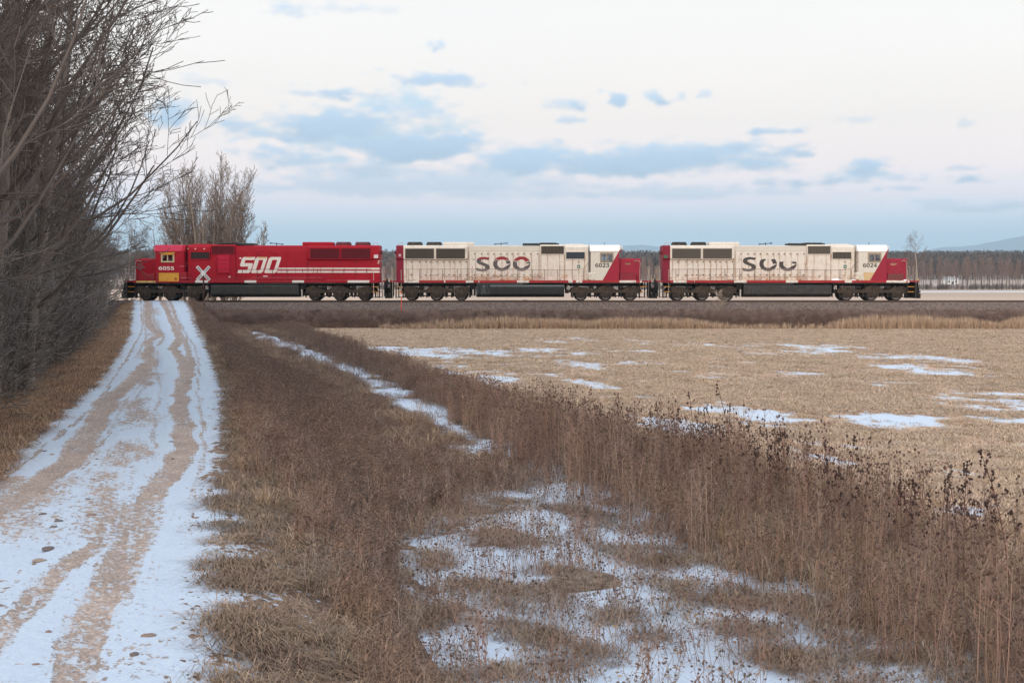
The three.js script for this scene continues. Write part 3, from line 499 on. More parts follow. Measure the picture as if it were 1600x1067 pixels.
function weedClump(seed, n, h, spread, o) {                 // stiff dead stems with side twigs and seed heads
  const w = new Wire(), R = makeRng(seed);
  for (let k = 0; k < n; k++) {
    const az = R() * 6.283, r = Math.sqrt(R()) * spread, x = Math.cos(az) * r, z = Math.sin(az) * r, l = h * (0.55 + R() * 0.55), lx = (R() - 0.5) * o.lean, lz = (R() - 0.5) * o.lean, v = 0.65 + R() * 0.6, col = [v, v * 0.97, v * 0.94], bx = (R() - 0.5) * 0.1, bz = (R() - 0.5) * 0.1;
    const pt = (t) => [x + lx * l * t + bx * Math.sin(t * 3), l * t, z + lz * l * t + bz * Math.sin(t * 3)];
    w.tube([pt(-0.03), pt(0.35), pt(0.7), pt(1)], [o.r, o.r * 0.9, o.r * 0.7, o.r * 0.4], 3, col);
    for (let m = 0; m < o.twigs; m++) {
      const t = o.low + (1 - o.low) * R(), s = pt(t), q = R() * 6.283, tl = (0.05 + R() * 0.16) * o.reach, e = [s[0] + Math.cos(q) * tl * 0.6, s[1] + tl * (0.3 + R() * 0.7), s[2] + Math.sin(q) * tl * 0.6];
      w.tube([s, e], [o.r * 0.5, o.r * 0.3], 3, col);
      if (R() < o.heads) w.blob(e[0], e[1], e[2], 0.007 + R() * 0.012, 0.01 + R() * 0.012, R, [0.42 * v, 0.38 * v, 0.36 * v]);
      if (R() < o.leaves) { const f = R() * 6.3, ll = 0.02 + R() * 0.05; w.blade([s, [s[0] + Math.cos(f) * ll, s[1] - ll * 0.4, s[2] + Math.sin(f) * ll], [s[0] + Math.cos(f) * ll * 1.5, s[1] - ll * 1.2, s[2] + Math.sin(f) * ll * 1.5]], [0.003, 0.008, 0.002], [-Math.sin(f), Math.cos(f)], [0.7 * v, 0.62 * v, 0.55 * v]); }
    }
    if (R() < o.top) { const e = pt(1); w.blob(e[0], e[1], e[2], 0.011 + R() * 0.014, 0.014 + R() * 0.016, R, [0.36, 0.32, 0.3]); }
  }
  return w.build();
}
const inView = (x, d, m = 0.05) => Math.abs(x) < d * (0.4 + m) + 1.2;
const put = (list, R, x, d, s, sy, tilt, c, vary = 0.35) => { const v = 1 - vary / 2 + R() * vary; list.push([x, H(x, d) - 0.01, -d, R() * 6.283, s, sy, (R() - 0.5) * tilt, (R() - 0.5) * tilt, c[0] * v, c[1] * v * (0.97 + R() * 0.06), c[2] * v * (0.94 + R() * 0.12)]); };
function scatter(seed, n, a0, a1, d0, d1, pow, keep) { const R = makeRng(seed), out = []; for (let k = 0; k < n; k++) { const d = d0 + (d1 - d0) * Math.pow(R(), pow), a = a0 + (a1 - a0) * R(), x = a - AX * d; if (!inView(x, d)) continue; const s = keep(a, d, R); if (s > 0) out.push([x, d, s, a, R]); } return out; }
const STEM = [0.395, 0.272, 0.208], RED = [0.32, 0.205, 0.16], TAN = [0.62, 0.455, 0.325], STRAW = [0.48, 0.34, 0.225], GREY = [0.33, 0.265, 0.23];
{
  // brown weeds on the shoulder between road and ditch, and over the ditch
  const shoulder = [11, 12, 13].map((s) => weedClump(s, 14, 0.72, 0.22, { r: 0.0032, lean: 0.35, twigs: 5, low: 0.35, reach: 1, heads: 0.25, leaves: 0.25, top: 0.3 }));
  shoulder.forEach((g, k) => {
    const list = [];
    for (const [x, d, s, a, R] of scatter(40 + k, 10500, 0.6, 8.6, 7, 101, 0.85, (a, d, R) => {
      const e = edgeR(d), clumpy = fbm(a * 1.3 + 20, d * 0.9 + k, 3); if (a < e + 0.75 + (clumpy - 0.5) * 1.2 || (d < 20 && a < e + 1.7)) return 0;
      const sn = ditchSnow(a, d), w = snowHalf(d), inside = a - (snowMid(d) - w);
      if (d < 23) { if (inside > 0.2 && R() < (sn > 0.3 ? 0.95 : 0.84)) return 0; if (inside > -1 && R() < 0.35) return 0; return (0.4 + 0.5 * clumpy) * (inside > 0 ? 0.7 : 1); }
      if (sn > 0.25 && R() < 0.94) return 0;
      const hide = w > 0.3 ? sm(-2.6, -0.6, inside) : sm(-2.6, -0.6, inside) * 0.6;      // shorter where the slope runs down into the ditch
      if (hide > 0.5 && R() < 0.3) return 0;
      return (0.38 + 0.6 * clumpy) * lerp(1, a > 7.6 ? 0.7 : 0.42, hide);
    })) put(list, R, x, d, 0.9 + 0.3 * R(), s * (a > 6.8 ? 1.15 : 1.05), 0.22, R() < 0.25 ? RED : R() < 0.12 ? GREY : STEM);
    stuff('dead_weeds', g, dryMat, list, 'brown dead weeds covering the road shoulder and ditch', 'weeds');
  });
  // taller weeds on the field side of the ditch
  const tall = [21, 22, 23, 24].map((s) => weedClump(s, 9, 1.18, 0.2, { r: 0.0042, lean: 0.22, twigs: 8, low: 0.5, reach: 1.25, heads: 0.4, leaves: 0.16, top: 0.75 }));
  tall.forEach((g, k) => {
    const list = [];
    for (const [x, d, s, a, R] of scatter(60 + k, 2300, 5.6, 11, 8, 98, 1.1, (a, d, R) => {
      const m = 8.3 + (d < 20 ? (20 - d) * 0.06 : 0), q = Math.abs(a - m + (fbm(d * 0.5, k + a * 0.4, 2) - 0.5) * 1.5) / (d < 26 ? 2.1 : 1.0); if (q > 1 || R() < q * 0.6) return 0;
      if (R() < 0.62 * (1 - sm(15, 26, d))) return 0;
      return (d < 24 ? 1.05 : lerp(1.0, 0.58, sm(24, 42, d))) * (0.35 + 0.85 * Math.pow(R(), 1.3));
    })) put(list, R, x, d, 0.9 + 0.25 * R(), s, 0.16, R() < 0.55 ? RED : [0.34, 0.238, 0.185]);
    stuff('tall_dead_weeds', g, dryMat, list, 'tall dead weeds with seed heads along the field edge', 'weeds');
  });
  // sparse stems standing in the foreground snow
  const sparse = [31, 32].map((s) => weedClump(s, 4, 0.6, 0.16, { r: 0.0034, lean: 0.4, twigs: 5, low: 0.3, reach: 1.2, heads: 0.35, leaves: 0.4, top: 0.5 }));
  sparse.forEach((g, k) => { const list = []; for (const [x, d, s, a, R] of scatter(80 + k, 480, 1.4, 9.5, 7.5, 24, 1, (a, d, R) => 0.4 + 0.8 * R())) put(list, R, x, d, 1, s, 0.3, R() < 0.4 ? RED : GREY); stuff('snow_weeds', g, dryMat, list, 'scattered thin dead stems standing out of the ditch snow', 'weeds'); });
  // tan grass tufts on the shoulder
  const tufts = [51, 52, 53].map((s) => grassTuft(s, 75, 0.5, 0.34, 0.5, 0.0029));
  tufts.forEach((g, k) => {
    const list = [];
    for (const [x, d, s, a, R] of scatter(90 + k, 7000, 0, 8.6, 7, 101, 0.9, (a, d, R) => { const e = edgeR(d), q = a - e; if (q < (d < 17 ? 1.7 + R() * 1.2 : 0.35 + R() * 0.5)) return 0; const cl = fbm(a * 0.9 + 7, d * 0.7 + 3, 3); const p = q < 1.9 ? 0.65 : 0.24; if (R() > p * sm(0.36, 0.58, cl) + 0.06 || ditchSnow(a, d) > 0.5) return 0; return 0.55 + 0.6 * R(); })) put(list, R, x, d, s * 1.1, s, 0.3, R() < 0.5 ? [0.44, 0.31, 0.205] : [0.33, 0.22, 0.15]);
    stuff('dry_grass', g, dryMat, list, 'drooping tufts of tan dry grass beside the road', 'grass');
  });
  // flattened grass over litter: left verge, shoulder edge, ditch floor
  const mats = [61, 62, 63].map((s) => matted(s, 95, 0.55));
  mats.forEach((g, k) => {
    const list = [];
    for (const [x, d, s, a, R] of scatter(110 + k, 9000, -9, -2.3, 15, 101, 1.1, (a, d, R) => a < edgeL(d) - 0.15 - 0.3 * R() ? 0.7 + 0.7 * R() : 0)) put(list, R, x, d, s, s, 0.15, R() < 0.45 ? [0.43, 0.25, 0.155] : R() < 0.5 ? [0.46, 0.32, 0.21] : [0.3, 0.19, 0.135]);
    for (const [x, d, s, a, R] of scatter(120 + k, 9000, -0.2, 9.6, 7, 60, 1.3, (a, d, R) => { const e = edgeR(d), q = a - e; if (q < 0.3) return 0; const cl = fbm(a * 1.7, d * 1.4 + k * 3, 3); if (d < 22 && cl < (ditchSnow(a, d) > 0.3 ? 0.64 : q < 3 ? (d < 17 ? 0.6 : 0.48) : 0.42)) return 0; if (d >= 21 && ditchSnow(a, d) > 0.4) return 0; return 0.5 + 0.6 * R(); })) put(list, R, x, d, s, s, 0.2, R() < 0.5 ? [0.28, 0.185, 0.13] : R() < 0.6 ? [0.38, 0.27, 0.185] : [0.24, 0.175, 0.13]);
    stuff('matted_grass', g, dryMat, list, 'flattened brown grass and leaf litter along both road verges', 'grass');
  });
  // left verge: standing dry grass by the trees
  const list = []; for (const [x, d, s, a, R] of scatter(131, 6500, -7.5, -3, 16, 101, 1, (a, d, R) => { const q = edgeL(d) - a; return q > 0.7 + R() * 1.2 && R() < 0.35 + 0.5 * sm(1.2, 2.4, q) ? 0.35 + 0.5 * R() : 0; })) put(list, R, x, d, s * 1.1, s, 0.3, R() < 0.5 ? [0.4, 0.27, 0.175] : [0.32, 0.195, 0.13]);
  stuff('dry_grass', tufts[1], dryMat, list, 'dry brown grass at the foot of the left wood', 'grass');
  // fallen leaves
  const leaf = new Wire(); leaf.blade([[-0.026, 0.004, 0], [-0.006, 0.014, 0], [0.012, 0.012, 0], [0.03, 0.005, 0]], [0.004, 0.014, 0.012, 0.002], [0, 1], [1, 1, 1]);
  const leaves = []; for (const [x, d, s, a, R] of scatter(141, 26000, -9, 8, 8, 70, 1.3, (a, d, R) => { if (a > edgeL(d) - 0.2 && a < edgeR(d) + 0.6) return R() < 0.02 ? 0.8 : 0; if (a > 0 && (d > 24 || R() < 0.5)) return 0; return 0.7 + 0.8 * R(); })) { put(leaves, R, x, d, s, s, 0.9, R() < 0.6 ? [0.26, 0.155, 0.1] : [0.34, 0.225, 0.145], 0.6); leaves[leaves.length - 1][1] += 0.02 + R() * 0.03; }
  stuff('fallen_leaves', leaf.build(), dryMat, leaves, 'fallen brown leaves on the verges', 'leaves');
  // field: stubble and grass
  const stub = [71, 72, 73].map((s) => grassTuft(s, 14, 0.11, 0.22, 0.4, 0.006));
  stub.forEach((g, k) => {
    const l = [];
    for (const [x, d, s, a, R] of scatter(150 + k, 28000, 8.6, 78, 14, 98.6, 0.75, (a, d, R) => { const sn = fieldSnow(a, d); if (sn > 0.35 && R() < 0.9) return 0; return (0.5 + 0.7 * R()) * (sn > 0.5 ? 0.6 : 1); })) put(l, R, x, d, s * 1.25, s, 0.4, R() < 0.7 ? TAN : [0.46, 0.345, 0.25]);
    stuff('stubble', g, dryMat, l, 'short tan stubble covering the field', 'stubble');
  });
  const straw = [74, 75].map((s) => matted(s, 44, 0.8, 0.0055));
  straw.forEach((g, k) => { const l = []; for (const [x, d, s, a, R] of scatter(155 + k, 52000, 9.2, 72, 14, 98.4, 0.8, (a, d, R) => (fieldSnow(a, d) > 0.3 || fieldSnow(a + 0.32, d) > 0.4 || fieldSnow(a - 0.32, d) > 0.4 || fieldSnow(a, d - 0.4) > 0.4) && R() < 0.96 ? 0 : 0.7 + 0.5 * R())) put(l, R, x, d, s, s * 0.7, 0.1, R() < 0.75 ? [0.64, 0.475, 0.345] : [0.42, 0.305, 0.215]); stuff('straw', g, dryMat, l, 'flattened straw lying over the stubble field', 'straw'); });
  // pale grass standing thick at the near field edge
  const pale = [81, 82].map((s) => grassTuft(s, 34, 0.62, 0.26, 0.28, 0.004));
  pale.forEach((g, k) => { const l = []; for (const [x, d, s, a, R] of scatter(160 + k, 11000, 7.4, 15, 11, 60, 1, (a, d, R) => { const q = (a - 8.8) / (d < 28 ? 3.6 : 1.8); return q > -0.5 && R() > Math.abs(q) ? (0.45 + 0.5 * R()) * (1 - 0.35 * clamp(q)) : 0; })) put(l, R, x, d, s * 1.1, s, 0.3, STRAW); stuff('field_edge_grass', g, dryMat, l, 'pale dry grass thick along the edge of the field', 'grass'); });
  // embankment: brush and weeds, then reeds at its foot
  const bankBrush = mergeGeometries([protoThick[1].trunk, protoThick[1].crown]), bb = [], R2 = makeRng(171);
  for (let k = 0; k < 1700; k++) { const x = -40 + R2() * 84, d = 98.4 + R2() * 2.0, a = x + AX * d; if (a > edgeL(d) - 0.8 && a < edgeR(d) + 0.8) continue; const v = 0.65 + R2() * 0.5, s = 0.1 + R2() * 0.16 * (1 - sm(99.4, 100.6, d)); bb.push([x, H(x, d) - 0.02, -d, R2() * 6, s * 1.5, s, 0, 0, 0.36 * v, 0.25 * v, 0.205 * v]); }
  stuff('bank_brush', bankBrush, std({ roughness: 0.95 }), bb, 'low twiggy brown brush on the railway embankment', 'brush');
  const bw = []; for (let k = 0; k < 9000; k++) { const x = -40 + R2() * 84, d = 97.8 + R2() * 3.6, a = x + AX * d; if (a > edgeL(d) - 0.4 && a < edgeR(d) + 0.5) continue; put(bw, R2, x, d, 1, (0.3 + R2() * 0.5) * (1 - 0.6 * sm(99.4, 100.8, d)), 0.2, R2() < 0.5 ? [0.4, 0.25, 0.19] : [0.33, 0.225, 0.18]); }
  stuff('bank_weeds', shoulder[0], dryMat, bw, 'dark dead weeds on the railway embankment', 'weeds');
  const reed = [91, 92].map((s) => grassTuft(s, 22, 1.15, 0.22, 0.12, 0.009));
  reed.forEach((g, k) => { const l = []; for (let n = 0; n < 3600; n++) { const x = -10 + R2() * 54, d = 96.3 + R2() * 2.2, den = fbm(x * 0.22 + 5, 3, 2); if (R2() > sm(0.3, 0.6, den) * sm(-9, 4, x) + 0.12) continue; put(l, R2, x, d, 1, 0.25 + 0.7 * R2() * den * 1.5, 0.15, [0.52, 0.37, 0.255]); } stuff('reeds', g, dryMat, l, 'tan dry reeds along the foot of the embankment', 'reeds'); });
}
// weeds that stand out one by one against the field: [a, d, height, lean x, lean z, label]
{
  const stalkMat = std({ color: C(112, 82, 70), roughness: 0.95 }), headMat = std({ color: C(62, 44, 38), roughness: 1 });
  const stalk = (x, d, h, lx, seed, heads, label, grp) => {
    const R = makeRng(seed), o = group('weed_stalk', label, 'weed', grp); o.position.set(x, H(x, d) - 0.02, -d);
    const w = new Wire(), hd = new Wire(), pt = (t) => [lx * h * t * t, h * t, (R() - 0.5) * 0.004 + 0.03 * Math.sin(t * 4 + seed)];
    const spine = [0, 0.2, 0.4, 0.6, 0.8, 1].map(pt); w.tube(spine, [0.0095, 0.009, 0.008, 0.0065, 0.005, 0.0035], 5);
    for (let k = 0; k < heads; k++) {
      const t = 0.5 + 0.5 * (k / heads), s = pt(t), q = k * 2.4 + R(), l = (1.15 - t) * (0.18 + R() * 0.3), e = [s[0] + Math.cos(q) * l * 0.7, s[1] + l * 0.8, s[2] + Math.sin(q) * l * 0.7]; w.tube([s, [(s[0] * 0.4 + e[0] * 0.6), s[1] + l * 0.35, (s[2] * 0.4 + e[2] * 0.6)], e], [0.0045, 0.0036, 0.0026], 3);
      const n = 1 + Math.floor(R() * 4); for (let m = 0; m < n; m++) hd.blob(e[0] + (R() - 0.5) * 0.035, e[1] + (R() - 0.4) * 0.05, e[2] + (R() - 0.5) * 0.035, 0.011 + R() * 0.009, 0.012 + R() * 0.012, R);
    }
    for (let m = 0; m < 5; m++) hd.blob(spine[5][0] + (R() - 0.5) * 0.02, h * (0.93 + 0.08 * m / 4), spine[5][2], 0.012 + R() * 0.008, 0.018, R);
    part('stem', w.build(), stalkMat, o); part('seed_head', hd.build(), headMat, o);
  };
  stalk(3.15, 17.6, 2.25, -0.14, 1, 5, 'tall slanting bare weed stalk rising above the others against the field snow');
  stalk(4.85, 13.6, 1.72, 0.01, 2, 22, 'thick dark weed stalk with clustered seed heads near the right edge');
  stalk(4.6, 13.2, 1.5, -0.28, 3, 16, 'weed stalk leaning left with a row of round seed heads near the right edge');
  stalk(5.3, 13.4, 1.85, -0.2, 4, 18, 'branching weed stalk at the far right picture edge');
  stalk(1.2, 25, 1.25, -0.04, 5, 10, 'upright reddish weed stalk with whiskery side twigs at the field edge');
  stalk(2.95, 18.4, 1.5, 0.0, 6, 12, 'dark weed stalk just left of the tall slanting one');
  const R = makeRng(66); for (let k = 0; k < 44; k++) { const d = 13.5 + 12 * R(), a = 8.1 + R() * 1.6, x = a - AX * d; stalk(x, d, 1.05 + R() * 0.5, (R() - 0.5) * 0.2, 70 + k, 4 + Math.floor(R() * 8), 'dark weed stalk topped with seed heads among the tall weeds by the field', 'weed stalks with seed heads at the field edge'); }
}

// ---------------------------------------------------------------- locomotives; 19.28 drawing units make a metre, rail top is 469.5, middle 1232.5
const U = 19.28;
function livery(mid, draw) {                                // one sheet: lower half the side with lettering, upper half the plain far side
  const cv = document.createElement('canvas'); cv.width = 2048; cv.height = 1024; const c = cv.getContext('2d');
  for (const far of [0, 1]) {
    c.save(); c.setTransform(1, 0, 0, 1, 0, 0); c.beginPath(); c.rect(0, far ? 0 : 512, 2048, 512); c.clip();
    c.setTransform(4.895, 0, 0, 5.311, 1024 - mid * 4.895, (far ? 0 : 512) + 512 - 469.5 * 5.311); draw(c, !far); c.restore();
  }
  const t = new THREE.CanvasTexture(cv); t.colorSpace = THREE.SRGBColorSpace; return t;
}
const rgba = (r, g, b, a = 1) => `rgba(${r},${g},${b},${a})`;
function mottle(c, R, x0, x1, y0, y1, n, cols, wMax, hMax, aMax) { for (let k = 0; k < n; k++) { c.fillStyle = rgba(...cols[Math.floor(R() * cols.length)], (0.15 + 0.85 * R()) * aMax); const w = wMax * (0.15 + R()), h = hMax * (0.1 + R() * R()); c.fillRect(x0 + R() * (x1 - x0 - w), y0 + R() * (y1 - y0) - h * 0.3, w, h); } }
function words(c, s, x, y, w, h, font, color) {              // lettering stretched to a box whose lower left is x, y
  c.save(); c.font = `${font} 100px sans-serif`; c.textBaseline = 'alphabetic'; c.textAlign = 'left'; c.fillStyle = color; const m = c.measureText(s).width; c.translate(x, y); c.scale(w / m, h / 73); c.fillText(s, 0, 0); c.restore();
}
const doorsRear = [1052, 1062, 1075, 1084.5, 1092, 1102, 1112, 1121, 1128.5, 1138, 1148], doorsEngine = [1151, 1161, 1172, 1182, 1191.5, 1202, 1211.5, 1220, 1229, 1238.5, 1249, 1260], doorsFront = [1264, 1274, 1293, 1301, 1313, 1323, 1332];
function whiteLivery(worn, number, seed) {
  return livery(1232.5, (c, near) => {
    const R = makeRng(seed); c.fillStyle = rgba(222, 211, 198); c.fillRect(1000, 360, 480, 120);
    mottle(c, R, 1030, 1400, 380, 440, 2600, [[234, 226, 214], [186, 170, 152], [206, 192, 174]], 7, 9, 0.16);
    mottle(c, R, 1030, 1400, 380, 440, 900, [[120, 92, 70], [92, 78, 68]], 0.5, 16, 0.2);
    c.fillStyle = rgba(190, 180, 168, 0.55); c.fillRect(1149, 383, 112, 9);
    for (const x of [...doorsRear, ...doorsEngine, ...doorsFront, 1149, 1262, 1300]) { c.fillStyle = rgba(112, 78, 56, 0.5 + 0.3 * R()); c.fillRect(x - 0.2, (x < 1149 ? 405 : x < 1262 ? 392.5 : 397) + R() * 2, 0.4, 45); for (let k = 0; k < 5; k++) { c.fillStyle = rgba(150, 96, 56, 0.12 + 0.15 * R()); const y = 393 + R() * 40; c.fillRect(x - 0.7 + R(), y, 0.6 + R(), 4 + R() * 10); } }
    mottle(c, R, 1036, 1362, 428, 438.5, 420, [[176, 116, 62], [132, 92, 66], [104, 78, 62]], 6, 4, 0.26);
    mottle(c, R, 1150, 1262, 431, 438.5, 160, [[196, 120, 52], [120, 80, 54]], 7, 3, 0.34);
    c.fillStyle = rgba(146, 112, 84, 0.7); c.fillRect(1149, 392.2, 113, 0.5); c.fillRect(1048, 404.6, 100, 0.4);
    // red ends and nose
    const red = worn ? [150, 34, 54] : [156, 32, 54];
    c.fillStyle = rgba(...red.map((v, k) => v * [0.86, 0.8, 0.9][k])); c.fillRect(1000, 360, 48, 82);
    c.fillStyle = rgba(234, 231, 227); c.fillRect(1338.5, 380, 60, 12.6); mottle(c, R, 1338.5, 1386, 381, 392, 60, [[190, 184, 176]], 0.5, 8, 0.3);  // sloped cab roof painted lighter, for the light its tilt catches
    c.fillStyle = rgba(214, 205, 192); c.fillRect(1341.5, 392.6, 46, 46); mottle(c, R, 1342, 1386, 393, 437, 160, [[150, 130, 110], [228, 222, 212]], 3, 6, 0.14);
    if (worn) { c.fillStyle = rgba(206, 170, 122, 0.85); c.beginPath(); c.moveTo(1349, 425.5); c.lineTo(1371, 425); c.lineTo(1361, 438.4); c.lineTo(1350, 438.4); c.closePath(); c.fill(); mottle(c, R, 1338, 1364, 425, 438, 60, [[150, 104, 62], [222, 190, 146]], 3, 4, 0.3); }
    c.fillStyle = rgba(...red); c.beginPath(); c.moveTo(1386.5, 390); c.lineTo(1460, 380); c.lineTo(1460, 438.4); c.lineTo(1359.5, 438.4); c.closePath(); c.fill();
    mottle(c, R, 1388, 1436, 404, 438, 420, [[120, 30, 46], [176, 62, 76], [110, 44, 48]], 4, 6, 0.13);
    if (worn) { c.fillStyle = rgba(104, 66, 60, 0.8); c.fillRect(1388, 427.5, 24, 9.5); c.fillStyle = rgba(192, 150, 120); c.beginPath(); c.ellipse(1398.5, 412.6, 4.4, 1.7, 0, 0, 7); c.fill(); } else { c.fillStyle = rgba(110, 88, 62); c.fillRect(1396, 410.7, 8.6, 2.3); c.fillStyle = rgba(120, 40, 50, 0.5); c.fillRect(1387, 425, 26, 12); }
    // sill: red with white blocks, dirty below
    c.fillStyle = rgba(168, 40, 44); c.fillRect(1048, 437.8, 370, 5); c.fillStyle = rgba(226, 216, 204); for (const [a, b] of worn ? [[1052, 1058], [1057, 1073], [1085, 1085.6], [1147, 1167], [1228, 1247], [1320, 1331], [1385, 1416]] : [[1050, 1073], [1112, 1114], [1146, 1158], [1166, 1167], [1226, 1245], [1306, 1313], [1318, 1328], [1386, 1412]]) c.fillRect(a, 437.8, b - a, 4);
    mottle(c, R, 1048, 1416, 437.8, 442, 260, [[70, 46, 40], [110, 60, 44]], 5, 2, 0.34);
    if (!near) return;
    // lettering
    const box0 = [[1160.5, 1185], [1188.5, 1216], [1219.5, 1247]], top = 400.6, bot = 423.4;
    const dark = worn ? [74, 68, 66] : [92, 84, 84];
    c.save(); words(c, 'S', box0[0][0] - 0.6, bot, box0[0][1] - box0[0][0] + 1, (bot - top) * 0.985, 'bold', rgba(...dark));
    c.fillStyle = rgba(...dark); for (const k of [1, 2]) { const [x0, x1] = box0[k], cx = (x0 + x1) / 2, cy = (top + bot) / 2; c.beginPath(); c.ellipse(cx, cy, (x1 - x0) / 2, (bot - top) / 2, 0, 0, 7); c.ellipse(cx, cy - 0.3, (x1 - x0) / 2 - 6.6, (bot - top) / 2 - 4.6, 0, 0, 7, true); c.fill('evenodd'); }
    // the tops of the letters: red showing where the dark has gone, or all paint gone
    const cream = [222, 211, 198];
    for (let k = 0; k < 3; k++) {
      const [x0, x1] = box0[k], cx = (x0 + x1) / 2, cy = (top + bot) / 2; c.save(); c.beginPath(); if (k) { c.ellipse(cx, cy, (x1 - x0) / 2 + 0.2, (bot - top) / 2 + 0.2, 0, 0, 7); c.ellipse(cx, cy - 0.3, (x1 - x0) / 2 - 6.8, (bot - top) / 2 - 4.8, 0, 0, 7, true); c.clip('evenodd'); } else { c.rect(x0 - 1, top - 1, x1 - x0 + 2, bot - top + 2); c.clip(); }
      for (let x = x0 - 1; x < x1 + 1; x += 0.35) {
        const n = fbm(x * 0.35 + seed, 3 + k, 3) - 0.5, lim = worn ? (k === 0 ? 401.4 + n * 2.2 : k === 1 ? 404.8 + n * 5 + Math.abs(x - cx) * -0.05 : 408.5 + n * 2) : (k === 0 ? 404.6 : k === 1 ? 406.0 : 407) + n * 5;
        if (!k && !worn) { c.globalCompositeOperation = 'source-over'; }
        if (worn) { c.fillStyle = rgba(...cream); c.fillRect(x, top - 1, 0.4, lim - top + 1); }
        else if (k) { c.fillStyle = rgba(150, 46, 50); c.fillRect(x, top - 1, 0.4, lim - top + 1); c.fillStyle = rgba(...cream, 0.65); c.fillRect(x, lim, 0.4, 1.6 + n * 3); }
      }
      c.restore();
    }
    if (!worn) { c.save(); c.beginPath(); c.rect(1159, 400, 27, 4.6); c.clip(); words(c, 'S', box0[0][0] - 0.6, bot, box0[0][1] - box0[0][0] + 1, (bot - top) * 0.985, 'bold', rgba(150, 46, 50)); c.restore(); }
    c.restore();
    c.fillStyle = rgba(...cream, 0.45); c.fillRect(1158, 419.7, 92, 0.7); for (let k = 0; k < 12; k++) { c.fillStyle = rgba(...cream, 0.3 * R()); c.fillRect(1160 + R() * 86, 402 + R() * 16, 0.5, 4 + R() * 6); } c.fillStyle = rgba(...cream, 0.25); c.fillRect(1158, 420.4, 92, 3.2);
    words(c, number, 1347.8, 417.6, 22.6, 6.3, 'bold', rgba(52, 46, 44));
    // small marks
    c.fillStyle = rgba(34, 92, 74); c.fillRect(1320.6, 413.8, 4.8, 5); c.fillStyle = rgba(226, 232, 226); c.fillRect(1322.1, 415.3, 1.8, 1.9);
    c.fillStyle = rgba(90, 74, 62, 0.8); c.fillRect(1320.4, 408.6, 4.2, 1); c.fillRect(1156, 404.5, 4, 0.6); c.fillRect(1156, 406, 4, 0.5);
    if (!worn) { c.fillStyle = rgba(236, 232, 230); c.beginPath(); c.ellipse(1155.6, 417.4, 2.6, 2.6, 0, 0, 7); c.fill(); c.fillStyle = rgba(206, 60, 60); c.fillRect(1154.7, 416, 1.9, 2.6); c.fillStyle = rgba(212, 208, 214, 0.8); c.fillRect(1040.5, 396.5, 3.6, 4); }
    else { c.fillStyle = rgba(60, 110, 76); c.fillRect(1038, 398.5, 6, 4.6); c.fillStyle = rgba(226, 222, 218, 0.9); c.fillRect(1078, 414, 3.6, 3); }
  });
}
